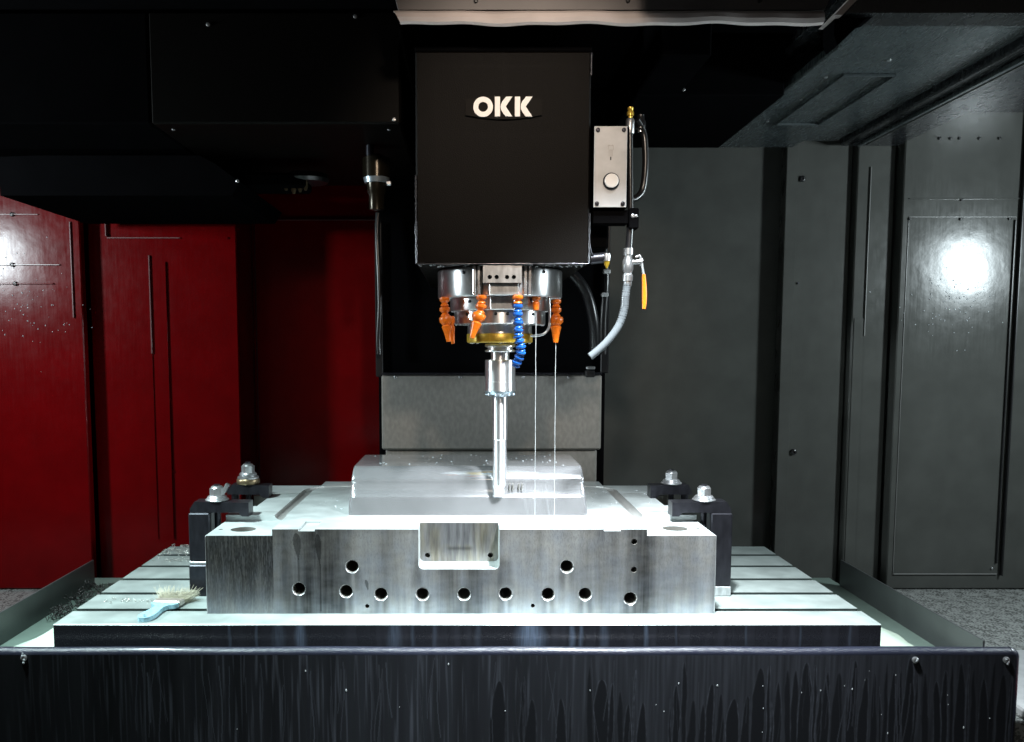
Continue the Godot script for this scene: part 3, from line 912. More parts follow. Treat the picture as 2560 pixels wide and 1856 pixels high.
	boxed("stripe", Vector3(-0.115, 0.16, 0.02), Vector3(0.2, 0.18, 0.05), M.red_plastic, t, 0.004)

func uv_quad(a: Vector3, b: Vector3, c: Vector3, d: Vector3, n: Vector3, vmax: float) -> SurfaceTool:
	# a top left, b top right, c bottom right, d bottom left
	var st := new_st()
	var uv := [Vector2(0, 0), Vector2(1, 0), Vector2(1, vmax), Vector2(0, vmax)]
	var p := [a, b, c, d]
	for k in [0, 1, 2, 0, 2, 3]:
		st.set_normal(n)
		st.set_uv(uv[k])
		st.add_vertex(p[k])
	return st

# ---------------------------------------------------------------- the mould block
func csg_box(parent: CSGCombiner3D, lo: Vector3, hi: Vector3, cut: bool, m: Material) -> void:
	var b := CSGBox3D.new()
	b.size = hi - lo
	b.position = (lo + hi) * 0.5
	b.operation = CSGShape3D.OPERATION_SUBTRACTION if cut else CSGShape3D.OPERATION_UNION
	b.material = m
	parent.add_child(b, true)

func csg_cyl(parent: CSGCombiner3D, at: Vector3, axis: Vector3, r: float, h: float, m: Material, cut := true, cone := false, sides := 28) -> void:
	var b := CSGCylinder3D.new()
	b.radius = r
	b.height = h
	b.sides = sides
	b.cone = cone
	b.operation = CSGShape3D.OPERATION_SUBTRACTION if cut else CSGShape3D.OPERATION_UNION
	b.material = m
	var x := towards(Vector3.ZERO, axis)
	x.origin = at
	b.transform = x
	parent.add_child(b, true)

func mould_solid() -> CSGCombiner3D:
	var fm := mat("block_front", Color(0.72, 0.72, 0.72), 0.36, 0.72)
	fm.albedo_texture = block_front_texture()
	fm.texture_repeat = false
	var W: Material = M.wet_steel
	var H: Material = M.hole_steel
	var c := CSGCombiner3D.new()
	add_child(c)
	var T := 1.0666
	csg_box(c, Vector3(-0.506, 0.9004, -0.640), Vector3(0.481, T, -0.0695), false, W)
	csg_box(c, Vector3(-0.372, 0.9004, -0.712), Vector3(0.345, T, -0.60), false, W)
	# lower corner pads at the front
	csg_box(c, Vector3(-0.6, 1.0541, -0.2235), Vector3(-0.3768, 1.2, 0.1), true, W)
	csg_box(c, Vector3(0.3474, 1.0541, -0.2235), Vector3(0.6, 1.2, 0.1), true, W)
	# two shallow slots in the front edge
	csg_box(c, Vector3(-0.3264, 1.0628, -0.150), Vector3(-0.294, 1.2, 0.1), true, W)
	csg_box(c, Vector3(0.2639, 1.0632, -0.150), Vector3(0.2965, 1.2, 0.1), true, W)
	# cross lines on the top
	csg_box(c, Vector3(-0.6, 1.0646, -0.2630), Vector3(-0.3985, 1.2, -0.2590), true, H)
	csg_box(c, Vector3(0.3775, 1.0646, -0.2660), Vector3(0.6, 1.2, -0.2620), true, H)
	csg_box(c, Vector3(-0.6, 1.0642, -0.5200), Vector3(-0.395, 1.2, -0.5150), true, H)
	csg_box(c, Vector3(0.377, 1.0642, -0.5140), Vector3(0.6, 1.2, -0.5090), true, H)
	# notches for the rear clamp bolts
	csg_box(c, Vector3(-0.6, 0.88, -0.478), Vector3(-0.466, 1.2, -0.3335), true, H)
	csg_box(c, Vector3(0.4385, 0.88, -0.480), Vector3(0.6, 1.2, -0.3430), true, H)
	# pocket in the front with two screw holes
	csg_box(c, Vector3(-0.0945, 0.988, -0.137), Vector3(0.0625, 1.2, 0.1), true, M.pocket_film)
	# its two lower corners are rounded
	for e in [[-0.0945, 1.0], [0.0625, -1.0]]:
		var fil := PackedVector2Array([Vector2(e[0] - e[1] * 0.001, 0.987)])
		for i in 7:
			var a := PI / 2 * i / 6.0
			fil.append(Vector2(e[0] + e[1] * 0.009 * (1.0 - sin(a)), 0.988 + 0.009 * (1.0 - cos(a))))
		var poly := CSGPolygon3D.new()
		poly.polygon = fil
		poly.depth = 0.0675
		poly.material = W
		poly.position.z = -0.0697
		c.add_child(poly, true)
	for x in [-0.0796, 0.0466]:
		csg_cyl(c, Vector3(x, 1.0003, -0.137), Vector3(0, 0, 1), 0.0052, 0.05, H)
	# coolant bores and screw holes in the front
	for e in [[-0.3269, 0.9493], [-0.2353, 0.9445], [-0.1678, 0.939], [-0.2231, 0.9935], [-0.087, 0.939], [-0.0062, 0.939], [0.0746, 0.9398], [0.1569, 0.939], [0.2292, 0.939], [0.1929, 0.9935], [0.3171, 0.9302]]:
		csg_cyl(c, Vector3(e[0], e[1], -0.0695), Vector3(0, 0, 1), 0.0116, 0.16, H)
		csg_cyl(c, Vector3(e[0], e[1], -0.0695 - 0.0044), Vector3(0, 0, -1), 0.0184, 0.019, M.steel, true, true)
	for e in [[-0.1945, 0.9151, 0.0040], [0.1276, 0.9159, 0.0040], [0.3229, 1.0423, 0.0058], [0.3231, 0.9872, 0.0058]]:
		csg_cyl(c, Vector3(e[0], e[1], -0.0695), Vector3(0, 0, 1), e[2], 0.06, H)
	# holes in the corner pads
	for e in [[-0.4477, -0.1327], [0.4176, -0.1410]]:
		csg_cyl(c, Vector3(e[0], 1.0541, e[1]), Vector3.UP, 0.0250, 0.22, H, true, false, 36)
		csg_cyl(c, Vector3(e[0] + (0.045 if e[0] > 0 else -0.045), 1.0541, e[1]), Vector3.UP, 0.0045, 0.04, H)
	# half-round channels either side of the core, turning in behind it
	for e in [[-0.3915, 1.0], [0.3560, -1.0]]:
		var x: float = e[0]
		var s: float = e[1]
		csg_cyl(c, Vector3(x, T + 0.002, -0.385), Vector3(0, 0, 1), 0.0125, 0.355, M.groove_steel)
		for i in 6:
			var a0 := PI / 2 * i / 6.0
			var a1 := PI / 2 * (i + 1) / 6.0
			var p0 := Vector3(x + s * 0.07 * (1.0 - cos(a0)), T + 0.002, -0.560 - 0.07 * sin(a0))
			var p1 := Vector3(x + s * 0.07 * (1.0 - cos(a1)), T + 0.002, -0.560 - 0.07 * sin(a1))
			csg_cyl(c, (p0 + p1) * 0.5, p1 - p0, 0.0122, p0.distance_to(p1) + 0.004, M.groove_steel, true, false, 20)
		csg_cyl(c, Vector3(x + s * 0.12, T + 0.002, -0.6302), Vector3.RIGHT, 0.0118, 0.10, M.groove_steel, true, false, 20)
	return c

func mould_block() -> void:
	var t := thing("mould_block", "large wet steel mould block with drilled front and a raised core, clamped on the table", "mould block", Vector3(-0.0125, 0.9, -0.36))
	var off := -t.position
	var fm: Material = M.block_front
	var W: Material = M.wet_steel
	var H: Material = M.hole_steel
	var T := 1.0666
	var baked: ArrayMesh = solids.mould.bake_static_mesh()
	solids.mould.free()
	# split the front face off so that it carries the streaked finish, and move to the block's own origin
	var front := new_st()
	var pocket := new_st()
	var by := {}
	for k in baked.get_surface_count():
		var a := baked.surface_get_arrays(k)
		var v: PackedVector3Array = a[Mesh.ARRAY_VERTEX]
		var n: PackedVector3Array = a[Mesh.ARRAY_NORMAL]
		var ix = a[Mesh.ARRAY_INDEX]
		var m := baked.surface_get_material(k)
		var rest: Material = m
		if not by.has(rest):
			by[rest] = new_st()
		var count: int = ix.size() if ix != null else v.size()
		for i in range(0, count, 3):
			var j := [0, 1, 2].map(func(q): return ix[i + q] if ix != null else i + q)
			var fn := (n[j[0]] + n[j[1]] + n[j[2]]) / 3.0
			var is_front: bool = fn.z > 0.98 and absf(v[j[0]].z + 0.0695) < 0.0006
			for q in j:
				var is_back: bool = m == M.pocket_film and fn.z > 0.98
				var st: SurfaceTool = front if is_front else (pocket if is_back else by[W if m == M.pocket_film else m])
				st.set_normal(n[q])
				if is_back:
					st.set_uv(Vector2((v[q].x + 0.0945) / 0.157, (T - v[q].y) / 0.0786))
				if is_front:
					st.set_uv(Vector2((v[q].x + 0.506) / 0.987, (T - v[q].y) / 0.1666))
				st.add_vertex(v[q] + off)
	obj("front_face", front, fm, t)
	obj("pocket_back", pocket, M.pocket_film, t)
	obj("body", by[W], W, t)
	obj("bores", by[H], H, t)
	obj("channels", by[M.groove_steel], M.groove_steel, t)
	obj("bore_chamfers", by[M.steel], M.steel, t)
	# thin bright strips along the upright edges of the front
	var st := new_st()
	for e in [[Vector3(-0.5066, 0.901, -0.0700), Vector3(-0.5054, 1.0538, -0.0686)], [Vector3(0.4802, 0.901, -0.0700), Vector3(0.4816, 1.0538, -0.0686)]]:
		boxed("block_edge", e[0] + off, e[1] + off, M.bright_steel, t, 0.0005)
	# raised core with its rolled front and back edges and rounded upright corners
	st = new_st()
	var sec := [[0.0, 0.0], [0.0050, 0.0375], [0.0066, 0.0400], [0.0085, 0.0425], [0.0150, 0.0640], [0.0155, 0.0660], [0.0160, 0.0702], [0.0190, 0.0765], [0.0245, 0.0835], [0.0320, 0.0905], [0.0410, 0.0950], [0.0520, 0.0972]]
	var rings := []
	for e in sec:
		var inset: float = e[0]
		var half: float = 0.2525 - 0.105 * e[1]
		var zf := -0.2196 - inset
		var zb := -0.535 + inset
		var rad: float = 0.013 if e[1] < 0.07 else 0.006
		var ring := []
		for cr in [[1, 1], [-1, 1], [-1, -1], [1, -1]]:
			var cx: float = 0.001 + cr[0] * (half - rad)
			var cz: float = zf - rad if cr[1] > 0 else zb + rad
			var a0: float = {"11": 0.0, "-11": PI / 2, "-1-1": PI, "1-1": 3 * PI / 2}[str(cr[0]) + str(cr[1])]
			for i in 7:
				var a := a0 + PI / 2 * i / 6.0
				ring.append(Vector3(cx + rad * cos(a), T + e[1], cz + rad * sin(a)) + off)
		rings.append(ring)
	var mesh := SurfaceTool.new()
	mesh.begin(Mesh.PRIMITIVE_TRIANGLES)
	var nn: int = rings[0].size()
	for k in rings.size() - 1:
		mesh.set_smooth_group(0 if k < 1 else (1 if k < 2 else (2 if k < 5 else 3)))
		for i in nn:
			var a: Vector3 = rings[k][i]
			var b: Vector3 = rings[k][(i + 1) % nn]
			var cc: Vector3 = rings[k + 1][(i + 1) % nn]
			var d: Vector3 = rings[k + 1][i]
			for p in [a, b, cc, a, cc, d]:
				mesh.add_vertex(p)
	mesh.set_smooth_group(4)
	var top: Array = rings[rings.size() - 1]
	var mid := Vector3.ZERO
	for p in top:
		mid += p / nn
	for i in nn:
		for p in [top[i], top[(i + 1) % nn], mid]:
			mesh.add_vertex(p)
	mesh.generate_normals()
	obj("core", mesh, M.core_steel, t)
	# unfinished upright end of the core at the right: the milled-off corner
	# fresh tool marks beside the cutter
	st = new_st()
	for x in [0.088, 0.0945, 0.107, 0.1135]:
		box(st, Vector3(x, 1.1195, -0.2315) + off, Vector3(x + 0.0022, 1.1325, -0.2255) + off, 0.0003)
	obj("tool_marks", st, M.hole_steel, t)

# ---------------------------------------------------------------- clamps
func clamp_list() -> Array:
	return [
		{"label": "dark step clamp on a tall riser at the front left corner of the block", "x": -0.5225, "z": -0.2205, "s": -1.0, "riser": true, "stack": 0.0},
		{"label": "dark step clamp on a tall riser at the front right corner of the block", "x": 0.4945, "z": -0.2205, "s": 1.0, "riser": true, "stack": 0.0},
		{"label": "rear left clamp with a brown spacer ring under its nut", "x": -0.5140, "z": -0.459, "s": -1.0, "riser": false, "stack": 0.018},
		{"label": "rear right clamp with a plain flanged nut behind the block's corner", "x": 0.4790, "z": -0.459, "s": 1.0, "riser": false, "stack": 0.0},
	]

func clamp_set(e: Dictionary) -> void:
	var t := thing("step_clamp", e.label, "clamp", Vector3(e.x, 0.9, e.z), "clamps that hold the mould block")
	var s: float = e.s
	var st := new_st()
	var y0 := 0.1755
	var y1 := 0.1985
	var out := 0.052 if e.riser else 0.045       # reach away from the block
	var inn := 0.070 if e.riser else 0.052
	# strap outline seen from the front; its nose bears on the block
	var o := PackedVector2Array([Vector2(s * out, y0), Vector2(s * out, y0 + 0.008), Vector2(s * (out - 0.010), y1), Vector2(-s * inn, y1 - 0.002), Vector2(-s * inn, 0.1675), Vector2(-s * (inn - 0.014), 0.1675), Vector2(-s * (inn - 0.022), y0)])
	prism(st, o, 0.040, place(Vector3(0, 0, -0.020)))
	obj("strap", st, M.dark_steel, t)
	st = new_st()
	tube(st, [Vector3(0, 0.07, 0), Vector3(0, 0.232 + e.stack, 0)], 0.0066, 14)
	obj("stud", st, M.dark_steel, t)
	var y: float = y1
	if e.stack > 0.0:
		st = new_st()
		lathe(st, [Vector2(0.008, y), Vector2(0.0255, y), Vector2(0.0268, y + 0.002), Vector2(0.0268, y + 0.010), Vector2(0.025, y + 0.0125), Vector2(0.008, y + 0.0125)], Transform3D.IDENTITY, 32)
		obj("spacer_ring", st, M.bronze, t)
		y += 0.0125
		st = new_st()
		lathe(st, [Vector2(0.008, y), Vector2(0.0245, y), Vector2(0.0245, y + 0.004), Vector2(0.019, y + 0.0085), Vector2(0.008, y + 0.0085)], Transform3D.IDENTITY, 32)
		obj("washer", st, M.steel, t)
		y += 0.0085
	else:
		st = new_st()
		lathe(st, [Vector2(0.008, y), Vector2(0.0235, y), Vector2(0.0245, y + 0.0015), Vector2(0.022, y + 0.0045), Vector2(0.008, y + 0.0045)], Transform3D.IDENTITY, 32)
		obj("washer", st, M.bright_steel, t)
		y += 0.0045
	st = new_st()
	lathe(st, [Vector2(0.008, y), Vector2(0.0195, y), Vector2(0.0205, y + 0.002), Vector2(0.0178, y + 0.0055), Vector2(0.008, y + 0.0055)], Transform3D.IDENTITY, 32)
	obj("nut_flange", st, M.bright_steel, t)
	y += 0.005
	st = new_st()
	prism(st, hexagon(0.0152, 0.35), 0.0165, upright(Vector3(0, y, 0)))
	lathe(st, [Vector2(0.0132, y + 0.0165), Vector2(0.0105, y + 0.0205), Vector2(0.007, y + 0.0215), Vector2(0, y + 0.0215)], Transform3D.IDENTITY, 24)
	obj("nut", st, M.bright_steel, t)
	if e.riser:
		var x0 := s * 0.0105
		var x1 := s * 0.0545
		var lo := minf(x0, x1)
		var hi := maxf(x0, x1)
		if s < 0:
			boxed("riser", Vector3(lo - 0.001, 0.0005, -0.026), Vector3(hi, 0.066, 0.026), M.dark_steel, t, 0.002)
			boxed("shim", Vector3(lo, 0.0665, -0.0245), Vector3(hi, 0.0735, 0.0235), M.bright_steel, t, 0.001)
			boxed("riser", Vector3(lo, 0.074, -0.025), Vector3(hi, 0.175, 0.0245), M.dark_steel, t, 0.0025)
		else:
			boxed("shim", Vector3(lo - 0.02, 0.0005, -0.026), Vector3(hi, 0.021, 0.026), M.bright_steel, t, 0.0015)
			boxed("riser", Vector3(lo, 0.0215, -0.025), Vector3(hi, 0.175, 0.0245), M.dark_steel, t, 0.0025)
	else:
		# a heel bolt carries the outer end of the strap
		st = new_st()
		tube(st, [Vector3(s * (out - 0.012), 0.0, -0.006), Vector3(s * (out - 0.012), y0, -0.006)], 0.009, 14)
		obj("heel_post", st, M.dark_steel, t)
	if e.stack > 0.0:
		st = new_st()
		box(st, Vector3(-0.005, -0.011, -0.006), Vector3(0.005, 0.011, 0.006), 0.001, Transform3D(Basis(Vector3(0, 0, 1), -0.5), Vector3(-0.049, 0.190, 0.012)))
		obj("jack_pin", st, M.bright_steel, t)

# ---------------------------------------------------------------- spindle head
func annulus(st: SurfaceTool, c: Vector2, r0: float, r1: float, z0: float, z1: float) -> void:
	var n := 40
	for k in n:
		var a := TAU * k / n
		var b := TAU * (k + 1) / n
		var p := [c + Vector2(cos(a), sin(a)) * r0, c + Vector2(cos(b), sin(b)) * r0, c + Vector2(cos(b), sin(b)) * r1, c + Vector2(cos(a), sin(a)) * r1]
		face(st, p.map(func(q): return Vector3(q.x, q.y, z1)), Vector3(0, 0, 1))
		var na := Vector3(cos(a), sin(a), 0)
		face(st, [Vector3(p[3].x, p[3].y, z0), Vector3(p[2].x, p[2].y, z0), Vector3(p[2].x, p[2].y, z1), Vector3(p[3].x, p[3].y, z1)], na)
		face(st, [Vector3(p[0].x, p[0].y, z0), Vector3(p[1].x, p[1].y, z0), Vector3(p[1].x, p[1].y, z1), Vector3(p[0].x, p[0].y, z1)], -na)

func key_solid() -> CSGCombiner3D:
	var dk := CSGCombiner3D.new()
	add_child(dk)
	csg_box(dk, Vector3(-0.0368, -0.0345, 0.108), Vector3(0.0362, -0.0012, 0.1420), false, M.steel)
	for x in [-0.0240, -0.0110, 0.0085, 0.0215]:
		csg_cyl(dk, Vector3(x, -0.0240, 0.142), Vector3(0, 0, 1), 0.0040, 0.03, M.black_rubber, true, false, 18)
	return dk

func st_edge(t: Node3D, ends: Array) -> void:
	var st := new_st()
	var pts := []
	var n := 60
	for i in n + 1:
		pts.append(ends[0].lerp(ends[1], float(i) / n))
	var r := RandomNumberGenerator.new()
	r.seed = 77 + int(ends[0].x * 1000.0)
	var rad := PackedFloat32Array()
	for i in n + 2:
		rad.append(r.randf_range(0.0010, 0.0026))
	tube(st, pts, func(u): return rad[int(u * n)], 8)
	obj("wet_edge", st, M.wet_black, t)

func spindle_head() -> void:
	var t := thing("spindle_head", "black textured spindle head with white lettering and a chrome spindle nose", "spindle head", Vector3(0.0665, 1.572, -0.215))
	var off := -t.position
	boxed("housing", Vector3(-0.0958, 1.572, -0.745) + off, Vector3(0.2286, 1.958, -0.070) + off, M.textured_black, t, 0.0032)
	boxed("top_edge", Vector3(-0.097, 1.9585, -0.745) + off, Vector3(0.230, 1.967, -0.071) + off, M.black_paint, t, 0.002)
	# wet upright edges and lower rim that glint
	for e in [[-0.0958, 1.573, 1.735], [0.2286, 1.573, 1.665], [0.2286, 1.915, 1.955]]:
		st_edge(t, [Vector3(e[0], e[1], -0.0705) + off, Vector3(e[0], e[2], -0.0705) + off])
	st_edge(t, [Vector3(-0.094, 1.5725, -0.0705) + off, Vector3(0.227, 1.5725, -0.0705) + off])
	# badge and its letters
	var st := new_st()
	var o := PackedVector2Array()
	for i in 25:
		var u := i / 24.0
		o.append(Vector2(lerpf(-0.0030, 0.1370, u), 1.8700 + 0.0076 * sin(PI * u)))
	for i in 25:
		var u := i / 24.0
		o.append(Vector2(lerpf(0.1378, -0.0036, u), 1.8425 - 0.0076 * sin(PI * u)))
	prism(st, o, 0.0060, place(Vector3(0, 0, -0.0700) + off))
	var badge := obj("badge", st, M.dark_badge, t)
	st = new_st()
	annulus(st, Vector2(0.0292, 1.8563) + Vector2(off.x, off.y), 0.0089, 0.0180, -0.0640 + off.z, -0.0605 + off.z)
	obj("letter", st, M.letter_enamel, badge)
	for dx in [0.0, 0.0368]:
		st = new_st()
		var at := place(Vector3(dx, 0, -0.0640) + off)
		prism(st, PackedVector2Array([Vector2(0.0508, 1.8391), Vector2(0.0603, 1.8391), Vector2(0.0603, 1.8744), Vector2(0.0508, 1.8744)]), 0.0035, at)
		prism(st, PackedVector2Array([Vector2(0.0712, 1.8744), Vector2(0.0830, 1.8744), Vector2(0.0708, 1.8570), Vector2(0.0828, 1.8391), Vector2(0.0709, 1.8391), Vector2(0.0640, 1.8480), Vector2(0.0620, 1.8525), Vector2(0.0614, 1.8567), Vector2(0.0620, 1.8610), Vector2(0.0640, 1.8655)]), 0.0035, at)
		obj("letter", st, M.letter_enamel, badge)
	# chrome collars, largest at the top (heights relative to the head's underside)
	st = new_st()
	lathe(st, [Vector2(0, 0.0), Vector2(0.1180, 0.0), Vector2(0.1245, -0.002), Vector2(0.1262, -0.005), Vector2(0.1262, -0.0545), Vector2(0.1245, -0.0570), Vector2(0.0, -0.0570)], Transform3D.IDENTITY, 72, 0.75, true)
	obj("upper_collar", st, M.turned_chrome, t)
	st = new_st()
	lathe(st, [Vector2(0, -0.0565), Vector2(0.1010, -0.0565), Vector2(0.1010, -0.0815), Vector2(0.0995, -0.0833), Vector2(0.0, -0.0833)], Transform3D.IDENTITY, 64, 0.75, true)
	obj("middle_collar", st, M.turned_chrome, t)
	st = new_st()
	lathe(st, [Vector2(0, -0.0830), Vector2(0.0930, -0.0830), Vector2(0.0930, -0.1085), Vector2(0.0910, -0.1102), Vector2(0.0, -0.1102)], Transform3D.IDENTITY, 64, 0.75, true)
	obj("lower_collar", st, M.turned_chrome, t)
	st = new_st()
	lathe(st, [Vector2(0, -0.1100), Vector2(0.0655, -0.1100), Vector2(0.0660, -0.1285), Vector2(0.0, -0.1285)], Transform3D.IDENTITY, 56, 0.75, true)
	obj("spindle_nose", st, M.turned_chrome, t)
	st = new_st()
	lathe(st, [Vector2(0.02, -0.1280), Vector2(0.0662, -0.1280), Vector2(0.0672, -0.1295), Vector2(0.0672, -0.1445), Vector2(0.0655, -0.1462), Vector2(0.02, -0.1462)], Transform3D.IDENTITY, 56)
	obj("yellow_ring", st, M.yellow_ring, t)
	# flat drive block with four holes and the plate under it
	var key := MeshInstance3D.new()
	key.name = "drive_block"
	key.mesh = solids.key.bake_static_mesh()
	solids.key.free()
	t.add_child(key)
	boxed("flat_plate", Vector3(-0.0245, -0.0568, 0.110), Vector3(0.0310, -0.0350, 0.1300), M.steel, t, 0.001)
	boxed("flat_plate", Vector3(-0.0220, -0.0828, 0.090), Vector3(0.0250, -0.0580, 0.1030), M.steel, t, 0.001)
	for e in [[-0.0445, 0.003], [0.0445, 0.003], [-0.053, 0.005], [0.053, 0.002]]:
		boxed("guide_rib", Vector3(e[0] - 0.003, -0.0562, 0.100), Vector3(e[0] + 0.003, -0.001, 0.1225 + e[1]), M.chrome, t, 0.001)
	boxed("guide_slot", Vector3(-0.0412, -0.056, 0.11), Vector3(-0.0375, -0.002, 0.1240), M.black_rubber, t, 0.0005)
	boxed("guide_slot", Vector3(0.0372, -0.022, 0.11), Vector3(0.0412, -0.002, 0.1240), M.black_rubber, t, 0.0005)
	for a in [-0.38, -0.12, 0.13, 0.36, 0.75, -0.8]:
		screw(t, Vector3(sin(a) * 0.0925, -0.0905, cos(a) * 0.0925), 0.0034, M.black_rubber, Vector3(sin(a), 0, cos(a)))
	for e in [[-0.62, 0.1259, -0.012], [0.70, 0.1259, -0.011], [-0.66, 0.1007, -0.066], [0.62, 0.1007, -0.063]]:
		screw(t, Vector3(sin(e[0]) * e[1], e[2], cos(e[0]) * e[1]), 0.0034, M.dark_steel, Vector3(sin(e[0]), 0, cos(e[0])))

func milling_tool() -> void:
	var t := thing("milling_tool", "bright steel tool holder with a long slim milling cutter, touching the core", "milling tool", Vector3(0.0676, 1.1245, -0.2145))
	var y := func(v: float) -> float: return v - 1.1245
	var st := new_st()
	lathe(st, [Vector2(0.0, y.call(1.4262)), Vector2(0.0220, y.call(1.4262)), Vector2(0.0225, y.call(1.4245)), Vector2(0.0300, y.call(1.4235)), Vector2(0.0313, y.call(1.4215)), Vector2(0.0313, y.call(1.4180)), Vector2(0.0255, y.call(1.4155)), Vector2(0.0255, y.call(1.4125)), Vector2(0.0313, y.call(1.4100)), Vector2(0.0313, y.call(1.4085)), Vector2(0.0295, y.call(1.4070)), Vector2(0.0192, y.call(1.4065)), Vector2(0.0188, y.call(1.3905)), Vector2(0.0, y.call(1.3905))], Transform3D.IDENTITY, 56, 0.9, true)
	obj("holder_flange", st, M.turned_steel, t)
	st = new_st()
	lathe(st, [Vector2(0.0, y.call(1.3910)), Vector2(0.0302, y.call(1.3910)), Vector2(0.0310, y.call(1.3895)), Vector2(0.0310, y.call(1.3475)), Vector2(0.0304, y.call(1.3470)), Vector2(0.0316, y.call(1.3462)), Vector2(0.0316, y.call(1.3275)), Vector2(0.0, y.call(1.3275))], Transform3D.IDENTITY, 56, 0.9, true)
	obj("holder_body", st, M.turned_steel, t)
	st = new_st()
	lathe(st, [Vector2(0.0, y.call(1.3270)), Vector2(0.0316, y.call(1.3270)), Vector2(0.0285, y.call(1.3205)), Vector2(0.0225, y.call(1.3165)), Vector2(0.0, y.call(1.3165))], Transform3D.IDENTITY, 56, 0.9)
	for k in 8:
		var a := TAU * k / 8.0 + 0.2
		lathe(st, [Vector2(0, 0.006), Vector2(0.0075, 0.004), Vector2(0.008, 0.0), Vector2(0, -0.003)], place(Vector3(cos(a) * 0.0235, y.call(1.3190), sin(a) * 0.0235)), 12, 0.5)
	obj("collet_nut", st, M.scallop_blue, t)
	st = new_st()
	lathe(st, [Vector2(0.0, y.call(1.3170)), Vector2(0.0157, y.call(1.3170)), Vector2(0.0157, y.call(1.2275)), Vector2(0.0150, y.call(1.2265)), Vector2(0.0144, y.call(1.2255)), Vector2(0.0142, y.call(1.1350)), Vector2(0.0136, y.call(1.1310)), Vector2(0.0105, y.call(1.1262)), Vector2(0.0060, y.call(1.1245)), Vector2(0.0, y.call(1.1245))], Transform3D.IDENTITY, 48, 0.9, true)
	obj("cutter", st, M.turned_steel, t)

# ---------------------------------------------------------------- coolant nozzles
func socket(st: SurfaceTool, a: Vector3, b: Vector3, r: float) -> void:
	# one snap-together link: a ball end, a waist and a wide socket
	var l := a.distance_to(b)
	lathe(st, [Vector2(0.0, 0.0), Vector2(r * 0.62, 0.0), Vector2(r * 0.98, l * 0.10), Vector2(r, l * 0.34), Vector2(r * 0.92, l * 0.46), Vector2(r * 0.60, l * 0.58), Vector2(r * 0.55, l * 0.68), Vector2(r * 0.78, l * 0.80), Vector2(r * 0.84, l * 0.92), Vector2(r * 0.60, l * 1.02), Vector2(0, l * 1.02)], towards(a, b), 18, 0.55)

func tip(st: SurfaceTool, a: Vector3, b: Vector3, r: float) -> void:
	var l := a.distance_to(b)
	lathe(st, [Vector2(0.0, 0.0), Vector2(r * 0.9, 0.0), Vector2(r * 1.05, l * 0.05), Vector2(r * 1.05, l * 0.20), Vector2(r * 0.62, l * 0.34), Vector2(r * 0.82, l * 0.40), Vector2(r * 0.62, l * 0.60), Vector2(r * 0.36, l), Vector2(r * 0.22, l), Vector2(0.0, l * 0.97)], towards(a, b), 18, 0.7)

